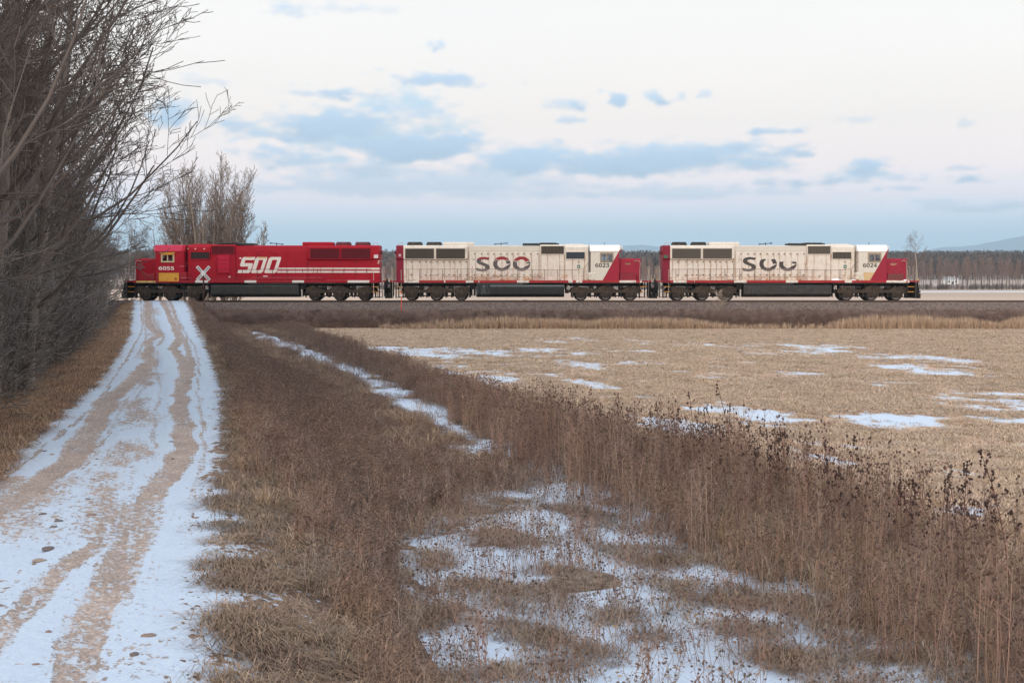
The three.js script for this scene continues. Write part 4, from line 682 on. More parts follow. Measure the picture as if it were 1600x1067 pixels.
function redLivery(seed) {
  return livery(396, (c, near) => {
    const R = makeRng(seed); c.fillStyle = rgba(166, 5, 32); c.fillRect(170, 360, 460, 120);
    mottle(c, R, 200, 600, 380, 438, 1500, [[150, 14, 36], [188, 30, 56], [162, 20, 40]], 9, 10, 0.16);
    mottle(c, R, 200, 600, 384, 440, 260, [[112, 26, 34], [190, 84, 90]], 0.4, 10, 0.22);
    c.fillStyle = rgba(196, 62, 86, 0.75); c.fillRect(241, 380, 43, 12.6);  // lighter red on the cab roof paints in the light on its slope
    c.fillStyle = rgba(150, 44, 46, 0.7); c.fillRect(205, 426.5, 88, 13); c.fillStyle = rgba(158, 40, 48, 0.75); c.fillRect(282, 433.4, 218, 7);
    mottle(c, R, 205, 590, 428, 440, 260, [[120, 52, 46], [178, 84, 70]], 6, 2, 0.22);
    c.fillStyle = rgba(120, 16, 34, 0.8); for (const x of [284, 324, 366, 381, 402, 420, 438, 460, 479, 504, 530, 553, 577]) c.fillRect(x, 393, 0.35, 45); c.fillRect(366, 392.6, 112, 0.4);
    c.fillStyle = rgba(232, 190, 116); c.fillRect(213, 438.6, 30, 3); c.fillStyle = rgba(228, 220, 212); for (const [a, b] of [[305, 325], [382, 400.5], [456.5, 475], [543, 557], [556, 577]]) c.fillRect(a, 437.8, b - a, 4);
    c.fillStyle = rgba(206, 150, 150, 0.7); c.fillRect(282, 433.2, 14, 0.8); c.fillRect(390, 433, 112, 0.5); c.fillRect(509, 437.2, 70, 0.6); c.fillRect(281, 415.2, 9, 1.2);
    c.fillStyle = rgba(202, 40, 74, 0.55); c.fillRect(338, 398, 19.5, 29); c.fillStyle = rgba(240, 226, 200); for (const x of [291, 303, 317]) { c.beginPath(); c.ellipse(x, 388.4, 1.3, 0.9, 0, 0, 7); c.fill(); }
    if (!near) return;
    // slanted letters with square corners
    const white = rgba(232, 224, 212), B = 426.5, T = 401.2, S = 8.4;
    const slant = (pts, fill) => { c.fillStyle = fill; c.beginPath(); pts.forEach(([x, y], k) => { const p = [x + S * (B - y) / (B - T), y]; k ? c.lineTo(...p) : c.moveTo(...p); }); c.closePath(); c.fill(); };
    const O = (x, w) => { slant([[x + 2.2, T], [x + w - 1.4, T], [x + w, T + 1.8], [x + w, B - 2.4], [x + w - 2.4, B], [x + 1.4, B], [x, B - 1.6], [x, T + 2.4]], white); slant([[x + 6.4, T + 4.6], [x + w - 5.4, T + 4.6], [x + w - 5.4, B - 4.8], [x + 6.4, B - 4.8]], rgba(166, 5, 32)); };
    { const x = 368.5, w = 20; slant([[x + 2.4, T], [x + w, T], [x + w, T + 4.8], [x + 6, T + 4.8], [x + 6, T + 9.6], [x + w - 1.6, T + 9.6], [x + w, T + 11.6], [x + w, B - 2.4], [x + w - 2.2, B], [x, B], [x, B - 5], [x + w - 6, B - 5], [x + w - 6, T + 15], [x + 2, T + 15], [x, T + 13], [x, T + 2.4]], white); }
    O(389.6, 18.4); O(410.4, 19.4);
    c.fillStyle = rgba(214, 160, 96, 0.7); c.fillRect(382, 401, 10, 1.6); c.fillRect(402, 401.2, 12, 2.6);
    c.fillStyle = rgba(150, 130, 120, 0.5); for (const x of [381, 402, 420, 429]) c.fillRect(x, 402, 0.35, 24); mottle(c, R, 370, 440, 401, 426, 60, [[190, 180, 170], [176, 120, 110]], 2, 3, 0.25);
    c.fillStyle = white; c.beginPath(); c.moveTo(433.5, 418); c.lineTo(592, 418); c.lineTo(592, 421.1); c.lineTo(432.4, 421.1); c.fill(); c.beginPath(); c.moveTo(431.8, 423); c.lineTo(592, 423); c.lineTo(592, 426); c.lineTo(430.6, 426); c.fill();
    c.fillStyle = rgba(120, 30, 40, 0.8); for (const x of [438, 445, 460, 479, 488, 499, 519, 537, 555, 572]) c.fillRect(x, 417.8, 0.5, 8.6);
    words(c, '6055', 247.6, 421.8, 25, 5.6, 'bold', white);
    c.fillStyle = rgba(222, 162, 62); c.fillRect(248, 426.2, 31.4, 13.2); mottle(c, R, 248, 279, 426, 439, 40, [[190, 128, 44], [238, 188, 96]], 4, 3, 0.3); c.fillStyle = rgba(96, 62, 36); c.fillRect(249.6, 428.6, 1, 1); c.fillRect(276.4, 428.6, 1, 1); words(c, '4', 271.6, 437.6, 5, 4.6, 'bold', rgba(156, 40, 40));
    c.fillStyle = rgba(216, 210, 206); c.fillRect(583.4, 397.6, 6.6, 5.6); words(c, 'S', 588, 411.6, 3.6, 5.6, 'italic bold', rgba(224, 206, 188)); c.fillStyle = rgba(236, 232, 228); c.fillRect(409, 430.6, 7, 1.6); c.fillRect(355, 431, 3, 2.4); c.fillRect(372, 402, 3, 2.2);
  });
}
const glass = new THREE.MeshPhysicalMaterial({ color: 0xffffff, transmission: 1, roughness: 0.04, thickness: 0, ior: 1.5 });
const gear = (r, g, b, rough = 0.8, met = 0.2) => std({ color: C(r, g, b), roughness: rough, metalness: met });
const grimeMap = texture(512, 512, (u, v, o) => { const n = fbm(u * 22, v * 22, 4), s = fbm(u * 90, v * 7, 3), k = 178 + (n - 0.5) * 150 + (s - 0.5) * 90; o[0] = k; o[1] = k * 0.96; o[2] = k * 0.92; }); grimeMap.wrapS = grimeMap.wrapT = THREE.RepeatWrapping;
const streakMap = texture(1024, 256, (u, v, o) => { const s = fbm(u * 120, v * 1.6, 3), t = vn(u * 300, v * 2), k = 62 + Math.pow(clamp((s - 0.45) * 3.4), 2) * 150 + (t > 0.86 ? 84 : 0); o[0] = k; o[1] = k * 1.01; o[2] = k; });
const metreUV = (g, s = 0.5) => { const p = g.attributes.position, n = g.attributes.normal, uv = g.attributes.uv; for (let k = 0; k < p.count; k++) { const up = Math.abs(n.getY(k)) > 0.7; uv.setXY(k, (p.getX(k) + (Math.abs(n.getX(k)) > 0.7 ? p.getZ(k) : 0)) * s, (up ? p.getZ(k) : p.getY(k)) * s); } return g; };
const truckMat = std({ color: C(100, 88, 77), map: grimeMap, roughness: 0.95 }), darkMat = std({ color: C(60, 56, 54), map: grimeMap, roughness: 0.9 }), wheelMat = std({ color: C(66, 58, 54), map: grimeMap, roughness: 0.75, metalness: 0.3 }), treadMat = gear(150, 144, 140, 0.4, 0.8), blackMat = gear(40, 38, 38), railPale = gear(186, 178, 170, 0.6), screenDark = std({ color: C(58, 52, 48), roughness: 0.9 }), yellowTread = gear(206, 146, 62), snowMat = std({ color: C(238, 240, 244), roughness: 0.95 }), reflectorGlass = std({ color: C(232, 232, 226), roughness: 0.15, metalness: 0.6 });

function locomotive(o) {
  const m = o.mirror ? -1 : 1, X = (p) => m * (p - 1232.5) / U, Y = (q) => (469.5 - q) / U;
  const root = group('locomotive', o.label, 'locomotive', 'coupled diesel locomotives'); root.position.set(o.x, RAILTOP, -TRACKD);
  const paint = new THREE.MeshPhysicalMaterial({ map: o.map, roughness: 0.66, specularIntensity: 0.6 }), railMat = o.railMat, screen = o.screen;
  const paintUV = (g) => { g = flat(g); const p = g.attributes.position, uv = g.attributes.uv, n = g.attributes.normal; for (let k = 0; k < p.count; k += 3) { const far = n.getZ(k) < -0.3 ? 0.5 : 0; for (let q = k; q < k + 3; q++) uv.setXY(q, clamp((p.getX(q) + 10.85) / 21.7, 0.001, 0.999), clamp(p.getY(q) / 10, 0.001, 0.499) + far); } return g; };
  const two = (geos, f) => geos.map((g) => f([g]))[0];
  const P = (name, geos, parent = root) => geos.apart ? two(geos, (g) => P(name, g, parent)) : part(name, paintUV(geos), paint, parent), B = (p0, p1, q0, q1, z0, z1) => box(X(p0), X(p1), Y(q0), Y(q1), z0, z1), RB = (p0, p1, q0, q1, z0, z1, r, s) => rbox(X(p0), X(p1), Y(q0), Y(q1), z0, z1, r, s);
  const D = (name, geos, mat, parent = root) => geos.apart ? two(geos, (g) => D(name, g, mat, parent)) : part(name, metreUV(flat(geos)), mat, parent);
  const each = (list) => { list.apart = true; return list; }, both = (f) => each([f(1), f(-1)]);
  // long hood
  const hood = P('hood', [
    prismX([[-0.92, Y(438)], [0.92, Y(438)], [0.92, Y(405.6)], [1.1, Y(403.6)], [1.1, Y(385.4)], [0.98, Y(383)], [-0.98, Y(383)], [-1.1, Y(385.4)], [-1.1, Y(403.6)], [-0.92, Y(405.6)]], X(1036.5), X(1149), 0.02),
    prismX([[-0.92, Y(438)], [0.92, Y(438)], [0.92, Y(391.8)], [0.86, Y(384.6)], [0.74, Y(383)], [-0.74, Y(383)], [-0.86, Y(384.6)], [-0.92, Y(391.8)]], X(1149.4), X(1262), 0.015),
    prismX([[-0.96, Y(438)], [0.96, Y(438)], [0.96, Y(385)], [0.84, Y(381.6)], [-0.84, Y(381.6)], [-0.96, Y(385)]], X(1262.4), X(1301), 0.02),
    prismX([[-0.95, Y(438)], [0.95, Y(438)], [0.95, Y(386)], [0.75, Y(382.2)], [-0.75, Y(382.2)], [-0.95, Y(386)]], X(1301.2), X(1338), 0.03)]);
  P('roof_hatch', [RB(1110, 1158.5, 377.6, 383.4, -0.72, 0.72, 0.1, 2), RB(1148.5, 1149.6, 377.3, 383, -0.74, 0.74, 0.02, 1)]);
  P('roof_hatch', [RB(1302, 1331, 380.6, 383.5, -0.6, 0.6, 0.05, 2), RB(1332, 1337, 381.6, 384, -0.4, 0.4, 0.03, 1)]);
  D('air_intake_roof', [prismX([[-0.86, Y(382)], [0.86, Y(382)], [0.7, Y(379.6)], [-0.7, Y(379.6)]], X(1235), X(1292)), prismX([[-0.8, Y(379.6)], [0.8, Y(379.6)], [0.6, Y(378.6)], [-0.6, Y(378.6)]], X(1262), X(1288))], darkMat);
  for (const p of [1064.5, 1095]) {
    const f = D('cooling_fan', [new THREE.LatheGeometry([[0, 0.27], [0.3, 0.275], [0.56, 0.25], [0.645, 0.19], [0.645, 0]].map(([r, h]) => new THREE.Vector2(r, h)).reverse(), 28).translate(X(p), Y(383), 0)], o.fanMat);
    const bars = []; for (let k = 0; k < 9; k++) bars.push(box(X(p) - 0.55, X(p) + 0.55, Y(383) + 0.27, Y(383) + 0.285, -0.5 + k * 0.125 - 0.012, -0.5 + k * 0.125 + 0.012)); D('fan_guard', bars, blackMat, f);
  }
  const horn = [cyl(0.03, 0.3, 'y', X(1201), Y(381), 0.1, 8), rod([X(1194), Y(380.6), 0.1], [X(1207), Y(379.4), 0.1], 0.028, 8)]; for (const [p, s, q] of [[1208.5, 1, 379.2], [1193, -1, 380.8]]) horn.push(cyl(0.035, 0.18, 'x', X(p), Y(q), 0.1, 10, 0.035), cyl(0.07, 0.05, 'x', X(p) + m * s * 0.11, Y(q), 0.1, 12));
  D('horn', horn, blackMat);
  D('lifting_eye', [hose([[X(1040), Y(383), 0.6], [X(1040), Y(379.6), 0.6], [X(1046), Y(379.6), 0.6], [X(1046), Y(383), 0.6]], 0.02, 12)], railPale);
  // grilles: a dark panel stands in for the shaded recess behind the slats
  const grille = (name, p0, p1, q0, q1, z, slats, mat, frame = paint) => {
    for (const s of [1, -1]) {
      const z0 = s * (z + 0.004), z1 = s * (z + 0.02), gr = D(name, [B(p0, p1, q0, q1, Math.min(z0, z1), Math.max(z0, z1))], mat);
      const a = Math.min(z0, s * (z + 0.07)), b = Math.max(z0, s * (z + 0.07)), fr = [B(p0 - 0.9, p0, q0 - 0.9, q1 + 0.9, a, b), B(p1, p1 + 0.9, q0 - 0.9, q1 + 0.9, a, b), B(p0, p1, q0 - 0.9, q0, a, b), B(p0, p1, q1, q1 + 0.9, a, b)];
      part('grille_frame', frame === paint ? paintUV(fr) : flat(fr), frame, gr);
      const c0 = Math.min(s * (z + 0.021), s * (z + 0.05)), c1 = Math.max(s * (z + 0.021), s * (z + 0.05)), bars = []; for (let k = 0; k < slats; k++) { const p = lerp(p0, p1, (k + 0.5) / slats), w = (p1 - p0) / slats * 0.22; bars.push(B(p - w, p + w, q0 + 0.15, q1 - 0.15, c0, c1)); }
      if (bars.length) D('slat', bars, o.slatMat, gr);
    }
  };
  grille('radiator_grille', 1050.8, 1096, 388.2, 404, 1.1, 30, screen); grille('radiator_grille', 1099.2, 1144.6, 388.2, 404, 1.1, 30, screen);
  grille('brake_grille', 1264, 1299.6, 384.4, 396.6, 0.96, 16, screen); grille('intake_grille', 1303, 1332.4, 393.6, 404.2, 0.95, o.intakeSlats, o.intakeMat);
  // hood doors with latches
  const doors = (list, q0) => { for (let k = 0; k + 1 < list.length; k++) for (const s of [1, -1]) { const z = 0.92, a = list[k] + 0.35, b = list[k + 1] - 0.35; const d = P('hood_door', [RB(a, b, q0, 436.4, s > 0 ? z - 0.02 : -z - 0.022, s > 0 ? z + 0.022 : -z + 0.02, 0.008, 1)]); if (s > 0) D('latch', [B(b - 2, b - 0.7, q0 + 1.6, q0 + 3.6, z + 0.02, z + 0.06), B(b - 2, b - 0.7, 428.4, 430.4, z + 0.02, z + 0.06)], o.latchMat, d); } };
  if (o.doors) { doors(doorsRear, 406.4); doors(doorsEngine, 393.8); } else { doors([1052, 1075, 1102, 1148], 406.4); doors([1151, 1182, 1202, 1229, 1260], 393.8); }
  P('equipment_door', [RB(1293.4, 1302.6, 406, 433.6, 0.9, 1.0, 0.02, 1), RB(1312, 1330.6, 408, 436, 0.9, 0.975, 0.015, 1)]);
  if (!o.doors) P('louvred_cabinet', [RB(1271.5, 1290, 398.4, 426.4, 0.94, 1.09, 0.03, 1), ...[404, 411, 418].map((q) => RB(1271, 1290.5, q, q + 1, 0.94, 1.13, 0.01, 1))]);
  // walkway and frame
  P('walkway', [B(1036.5, 1421, 437.9, 441.4, -1.55, 1.55)]);
  D('frame', [B(1040, 1425, 441.5, 447, -0.62, 0.62), B(1045, 1163, 441.5, 443.5, -1.5, 1.5), B(1300, 1420, 441.5, 443.5, -1.5, 1.5), B(1152, 1160, 441.4, 462, -1.3, 1.3), B(1303, 1307, 441.4, 458, -1.3, 1.3)], darkMat);
  P('side_box', both((s) => RB(1387, 1412.6, 427, 438, s > 0 ? 0.9 : -1.47, s > 0 ? 1.47 : -0.9, 0.03, 1)));
  P('battery_box', both((s) => RB(1337.5, 1349.5, 425.2, 437.9, s > 0 ? 0.9 : -1.54, s > 0 ? 1.54 : -0.9, 0.12, 3)));
  // cab: hollow, with windows on each side
  const wy = [395.6, 408.8], wx = [1357, 1375.4];
  const wall = (s) => { const sh = new THREE.Shape([[1341.5, 438], [1385.6, 438], [1385.6, 392.8], [1341.5, 392.8]].map(([p, q]) => new THREE.Vector2(X(p), Y(q)))); sh.holes.push(new THREE.Path([[wx[0], wy[1]], [wx[1], wy[1]], [wx[1], wy[0]], [wx[0], wy[0]]].map(([p, q]) => new THREE.Vector2(X(p), Y(q))))); const g = new THREE.ExtrudeGeometry(sh, { depth: 0.06, bevelEnabled: false }); g.translate(0, 0, s > 0 ? 1.44 : -1.5); return g; };
  P('cab', [wall(1), wall(-1), B(1341.5, 1342.7, 392.8, 438, -1.44, 1.44), B(1384.4, 1385.6, 402.6, 438, -1.44, 1.44), B(1384.4, 1385.6, 392.8, 395, -1.44, 1.44), B(1384.4, 1385.6, 395, 402.6, -1.44, -1.25), B(1384.4, 1385.6, 395, 402.6, 1.25, 1.44), B(1384.4, 1385.6, 395, 402.6, -0.3, 0.3)]);
  P('cab_roof', [prismX([[-1.53, Y(393.1)], [1.53, Y(393.1)], [1.53, Y(392)], [1.12, Y(383.2)], [0.9, Y(382.2)], [-0.9, Y(382.2)], [-1.12, Y(383.2)], [-1.53, Y(392)]], X(1340), X(1387.4), 0.015)]);
  for (const s of [0.78, -0.78]) D('windshield', [B(1384.9, 1385.1, 395, 402.6, s - 0.47, s + 0.47)], glass);
  for (const s of [1, -1]) {
    const zc = s * 1.5, a = Math.min(zc - s * 0.02, zc + s * 0.05), b = Math.max(zc - s * 0.02, zc + s * 0.05);
    const wn = D('cab_window', [B(wx[0] - 1.1, wx[0] + 1.1, wy[0] - 1.1, wy[1] + 1, a, b), B(wx[1] - 1.1, wx[1] + 1.1, wy[0] - 1.1, wy[1] + 1, a, b), B(wx[0] + 1.1, wx[1] - 1.1, wy[0] - 1.1, wy[0] + (o.mirror ? 1 : 2.2), a, b), B(wx[0] + 1.1, wx[1] - 1.1, wy[1] - 1.1, wy[1] + 1, a, b), B(1365.6, 1367.2, wy[0] + (o.mirror ? 1 : 2.2), wy[1] - 1.1, a, b)], o.frameMat);
    for (const [p0, p1] of [[wx[0] + 1.1, 1365.6], [1367.2, wx[1] - 1.1]]) D('pane', [B(p0, p1, wy[0] + (o.mirror ? 1 : 2.2), wy[1] - 1.1, zc - 0.004, zc + 0.004)], glass, wn);
    if (o.mirror) { const g = prismZ([[X(1353.4), Y(394)], [X(1378.6), Y(394)], [X(1374.4), Y(398.2)], [X(1357.4), Y(398.2)]], s > 0 ? 1.56 : -1.62, s > 0 ? 1.62 : -1.56); D('sunshade', [g], yellowTread, wn); }
  }
  D('control_stand', [B(1368, 1378, 412, 438, -0.9, -0.2), B(1352, 1358, 410, 430, -1.2, -0.6), B(1352, 1358, 410, 430, 0.4, 1.0), B(1343, 1384, 437, 437.9, -1.43, 1.43)], blackMat);
  // nose
  P('nose', [prismX([[-0.98, Y(438)], [0.98, Y(438)], [0.98, Y(406)], [0.84, Y(403.4)], [-0.84, Y(403.4)], [-0.98, Y(406)]], X(1385.8), X(1420.6), 0.06), RB(1411.4, 1413, 404, 437.5, -1.0, 1.0, 0.01, 1)]);
  D('nose_grab_rail', [hose([[X(1410), Y(408), 1.05], [X(1416), Y(407), 1.05], [X(1418.6), Y(409), 1.05], [X(1419), Y(420), 1.05], [X(1419), Y(437), 1.05]], 0.022, 16)], o.endRail);
  const nb = P('number_board', [RB(1386.6, 1392, 384.4, 391.6, -0.95, 0.95, 0.05, 1)]); D('number_plate', both((s) => B(1388, 1391, 386, 390.4, s > 0 ? 0.951 : -0.96, s > 0 ? 0.96 : -0.951)), railPale, nb);
  D('headlight', each([cyl(0.12, 0.08, 'x', X(1421.4), Y(412), 0.22, 16), cyl(0.12, 0.08, 'x', X(1421.4), Y(412), -0.22, 16)]), reflectorGlass);
  if (o.mirror) D('bell', [cyl(0.26, 0.06, 'z', X(1412), Y(416), 1.02, 20), cyl(0.13, 0.14, 'z', X(1412), Y(416), 1.06, 16)], gear(150, 70, 74, 0.5, 0.3)); else D('builder_plate', [rbox(X(1396), X(1404), Y(411), Y(413.2), 0.98, 1.0, 0.01, 1)], gear(150, 124, 96));
  D('end_light', each([cyl(0.14, 0.16, 'x', X(1035.6), Y(394), 0, 14), cyl(0.12, 0.1, 'x', X(1035.2), Y(394), 0.9, 12)]), gear(120, 28, 40));
  D('antenna', [cyl(0.025, 0.24, 'y', X(1364), Y(380.4), 0.2, 6)], blackMat);
  // handrails, stanchions
  const posts = [1056, 1074, 1091.5, 1109.5, 1132.7, 1155.8, 1179, 1202.6, 1226.7, 1250, 1269, 1289, 1312.5, 1330];
  for (const p of posts) D('stanchion', both((s) => rod([X(p), Y(439), s * 1.5], [X(p), Y(420.4), s * 1.5], 0.023)), railMat);
  D('handrail', both((s) => hose([[X(1049), Y(420.6), s * 1.5], [X(1190), Y(420.3), s * 1.5], [X(1326), Y(420.6), s * 1.5], [X(1332), Y(418), s * 1.5], [X(1338), Y(409), s * 1.47], [X(1341), Y(408), s * 1.46]], 0.018, 40)), railMat);
  D('lower_rail', both((s) => rod([X(1109), Y(432.2), s * 1.5], [X(1268), Y(432.2), s * 1.5], 0.012)), railMat);
  for (const [p, dirn] of [[1030, -1], [1433, 1]]) {
    for (const z of [-1.45, -0.45, 0.45, 1.45]) D('end_post', [rod([X(p), Y(441), z], [X(p), Y(416.5), z], 0.028)], o.endRail);
    D('end_rail', [rod([X(p), Y(416.5), -1.45], [X(p), Y(416.5), -0.45], 0.026), rod([X(p), Y(416.5), 0.45], [X(p), Y(416.5), 1.45], 0.026), rod([X(p), Y(427), -1.45], [X(p), Y(427), -0.45], 0.02), rod([X(p), Y(427), 0.45], [X(p), Y(427), 1.45], 0.02)], o.endRail);
    for (const s of [1.48, -1.48]) D('grab_iron', [rod([X(p + dirn * -1.5), Y(466), s], [X(p + dirn * -1.5), Y(420), s], 0.028), rod([X(p - dirn * 15), Y(466), s], [X(p - dirn * 15), Y(421), s], 0.028)], o.endRail);
  }
  // end platforms, steps, pilots, couplers
  for (const [a, b, e] of [[1027.5, 1036.4, -1], [1421.1, 1436, 1]]) {
    const inner = e < 0 ? 1036.4 : 1421.1, outer = e < 0 ? 1027.5 : 1436; D('end_platform', [B(a, b, 438, 440.6, -1.5, 1.5)], o.platformMat);
    const pl = D('pilot_plate', [B(outer - (e > 0 ? 1.4 : 0), outer + (e > 0 ? 0 : 1.4), 440.6, 463, -1.4, 1.4), prismX([[-1.45, Y(466)], [1.45, Y(466)], [1.45, Y(458)], [-1.45, Y(458)]], X(outer), X(outer + e * 3.4))], darkMat);
    const c0 = e < 0 ? 1036.5 : 1418, sides = []; for (const s of [1, -1]) { for (const p of [c0, c0 + 13 * (e > 0 ? 1 : 0.86)]) sides.push(B(p - 0.5, p + 0.5, 441.5, 465.5, s > 0 ? 1.02 : -1.52, s > 0 ? 1.52 : -1.02)); }
    D('step_side', sides, darkMat);
    for (const q of [447.5, 455.4, 464]) { const t = D('step', both((s) => B(c0 + 0.6, c0 + 10.8, q, q + 0.9, s > 0 ? 1.05 : -1.5, s > 0 ? 1.5 : -1.05)), darkMat); if (q < 456) D('tread_edge', both((s) => B(c0 + 0.6, c0 + 10.8, q - 0.25, q + 0.7, s > 0 ? 1.503 : -1.515, s > 0 ? 1.515 : -1.503)), o.treadMat, t); }
    const cx = e < 0 ? 1023.4 : 1441.6; D('coupler', [B(Math.min(cx - e * 1.5, outer), Math.max(cx - e * 1.5, outer), 451, 456, -0.12, 0.12), rbox(X(cx) - 0.2, X(cx) + 0.17, Y(457), Y(449.6), -0.2 + e * m * 0.06, 0.16 + e * m * 0.06, 0.06, 2)], darkMat);
    for (let k = 0; k < 4; k++) { const z = 0.35 + k * 0.26; D('air_hose', [hose([[X(outer), Y(449 - k % 2), z], [X(outer + e * 2.6), Y(453), z], [X(outer + e * 4.2), Y(460 - k), z - 0.03], [X(outer + e * 5.4), Y(457 - k), z - 0.06]], 0.028, 12)], blackMat); }
    D('cable', [hose([[X(outer), Y(436), 0.3], [X(outer + e * 2.5), Y(441), 0.3], [X(outer + e * 5.2), Y(444.5), 0.3]], 0.035, 10), hose([[X(outer), Y(433), -0.2], [X(outer + e * 2.5), Y(440), -0.2], [X(outer + e * 5.2), Y(442), -0.2]], 0.03, 10)], blackMat);
    D('marker_light', both((s) => cyl(0.06, 0.05, 'x', X(outer + e * 0.3), Y(436.4), s * 1.3, 10)), gear(226, 170, 70, 0.3));
  }
  // fuel tank, reservoirs
  const r = [[-1.45, Y(445)], [1.45, Y(445)], [1.5, Y(447)], [1.5, Y(459)], [1.36, Y(462.6)], [1.1, Y(464)], [-1.1, Y(464)], [-1.36, Y(462.6)], [-1.5, Y(459)], [-1.5, Y(447)]];
  const tank = part('fuel_tank', (() => { const g = prismX(r, X(1162), X(1300), 0.04), p = g.attributes.position, uv = g.attributes.uv; for (let k = 0; k < p.count; k++) uv.setXY(k, (p.getX(k) + 10) / 7.5, p.getY(k) / 1.2); return g; })(), o.tankMat, root);
  D('tank_strap', [1166, 1194, 1231, 1268, 1296].map((p) => B(p - 0.3, p + 0.3, 446.6, 460, -1.512, 1.512)), darkMat, tank);
  D('fuel_filler', [cyl(0.09, 0.1, 'z', X(1206), Y(448.4), 1.53, 12), cyl(0.06, 0.06, 'z', X(1258), Y(449), 1.52, 10)], truckMat, tank);
  D('air_reservoir', both((s) => cyl(0.14, 4.1, 'x', X(1201), Y(443.2), s * 1.36, 14)), o.tankMat);
  D('piping', [rod([X(1245), Y(443.4), 1.3], [X(1300), Y(443.4), 1.3], 0.035), rod([X(1163), Y(444.6), 1.45], [X(1240), Y(444.6), 1.45], 0.025), rod([X(1050), Y(443.6), 1.42], [X(1150), Y(444.2), 1.42], 0.025), hose([[X(1150), Y(444), 1.4], [X(1155), Y(450), 1.4], [X(1158), Y(458), 1.4]], 0.03, 8), hose([[X(1302), Y(444), 1.4], [X(1306), Y(449), 1.4], [X(1304), Y(458), 1.4]], 0.03, 8)], darkMat);
  D('pipe_valve', [B(1304, 1308, 446, 452, 1.3, 1.4), B(1156.4, 1158.4, 452, 463.6, 1.36, 1.44)], railPale);
  // trucks
  for (const pc of [1099.5, 1365.5]) {
    const cx = X(pc), t = new THREE.Group(); t.name = 'truck'; root.add(t); t.position.set(cx, 0, 0);
    const u = (v) => v / U;
    const side = [[-57, 13], [-55, 18], [-50, 21], [-44, 22.4], [-34, 21], [-27, 18], [-20, 16.6], [-14, 18.4], [-9, 22], [-5, 23.2], [5, 23.2], [9, 22], [14, 18.4], [20, 16.6], [27, 18], [34, 21], [44, 22.4], [50, 21], [55, 18], [57, 13], [52, 11.4], [47.4, 11], [46.4, 5.6], [43.6, 4.4], [43, 9.6], [34.6, 9.6], [34, 4.4], [31, 5.6], [29.6, 11.6], [20, 12.2], [9.6, 11.6], [8, 5.4], [5, 4.2], [4.2, 9.6], [-4.2, 9.6], [-5, 4.2], [-8, 5.4], [-9.6, 11.6], [-20, 12.2], [-29.6, 11.6], [-31, 5.6], [-34, 4.4], [-34.6, 9.6], [-43, 9.6], [-43.6, 4.4], [-46.4, 5.6], [-47.4, 11], [-52, 11.4]].map(([x, y]) => [u(x), u(y)]);
    for (const s of [1, -1]) {
      const f = D('side_frame', [prismZ(side, s > 0 ? 1.08 : -1.3, s > 0 ? 1.3 : -1.08, 0.02)], truckMat, t), z = s * 1.3;
      if (s > 0) {
        D('rivet', [-24, -20, -16, 16, 20, 24, -50, 50].map((v) => cyl(0.04, 0.03, 'z', u(v), u(14.6), 1.31, 8)), blackMat, t);
        D('brake_cylinder', [cyl(0.15, 0.42, 'x', u(-23), u(20.6), 1.24, 14), cyl(0.15, 0.42, 'x', u(23), u(20.6), 1.24, 14), rod([u(-34), u(20.6), 1.24], [u(-28), u(20.6), 1.24], 0.03), rod([u(28), u(20.6), 1.24], [u(36), u(20.6), 1.24], 0.03)], darkMat, t);
      }
      const jz0 = Math.min(z - s * 0.1, z + s * 0.06), jz1 = Math.max(z - s * 0.1, z + s * 0.06);
      for (const a of [-39, 0, 39]) D('journal_box', [rbox(u(a) - 0.21, u(a) + 0.21, u(4.6), u(14), jz0, jz1, 0.05, 2), cyl(0.13, 0.08, 'z', u(a), u(9.6), z + s * 0.08, 14), box(u(a) - 0.04, u(a) + 0.04, u(14), u(20), jz0, jz1 - 0.02)], truckMat, t);
      D('brake_rigging', [rod([u(-47), u(7.4), z - s * 0.06], [u(47), u(7.4), z - s * 0.06], 0.045), ...[-24, -15, 15, 24, 52, -52].map((v) => box(u(v) - 0.05, u(v) + 0.05, u(4.8), u(12.5), Math.min(z - s * 0.16, z - s * 0.04), Math.max(z - s * 0.16, z - s * 0.04))), ...[-25.5, -13.5, 13.5, 25.5].map((v) => box(u(v) - 0.06, u(v) + 0.06, u(6), u(13), Math.min(z - s * 0.5, z - s * 0.36), Math.max(z - s * 0.5, z - s * 0.36)))], darkMat, t);
    }
    for (const a of [-39, 0, 39]) {
      D('axle', [cyl(0.09, 1.9, 'z', u(a), 0.508, 0, 12)], wheelMat, t);
      for (const s of [1, -1]) {
        D('wheel', [new THREE.LatheGeometry([[0.1, -0.07], [0.4, -0.05], [0.43, -0.07], [0.54, -0.07], [0.54, -0.035], [0.508, -0.02], [0.503, 0.07], [0.43, 0.07], [0.4, 0.02], [0.1, 0.06]].map(([r2, h]) => new THREE.Vector2(r2, h)), 32).rotateX(s * Math.PI / 2).translate(u(a), 0.508, s * 0.755)], wheelMat, t);
        D('tread', [cyl(0.5085, 0.06, 'z', u(a), 0.509, s * 0.79, 32)], treadMat, t);
      }
      D('traction_motor', [rbox(u(a) - 0.35, u(a) + 0.55, 0.3, 0.95, -0.6, 0.6, 0.1, 2)], darkMat, t);
    }
    D('bolster', [box(-u(12), u(12), u(15), u(26), -1.0, 1.0), box(-u(2.6), u(2.6), u(24), u(28.4), -1.34, 1.34), cyl(0.42, 0.2, 'y', 0, u(26.4), 0, 20)], darkMat, t);
  }
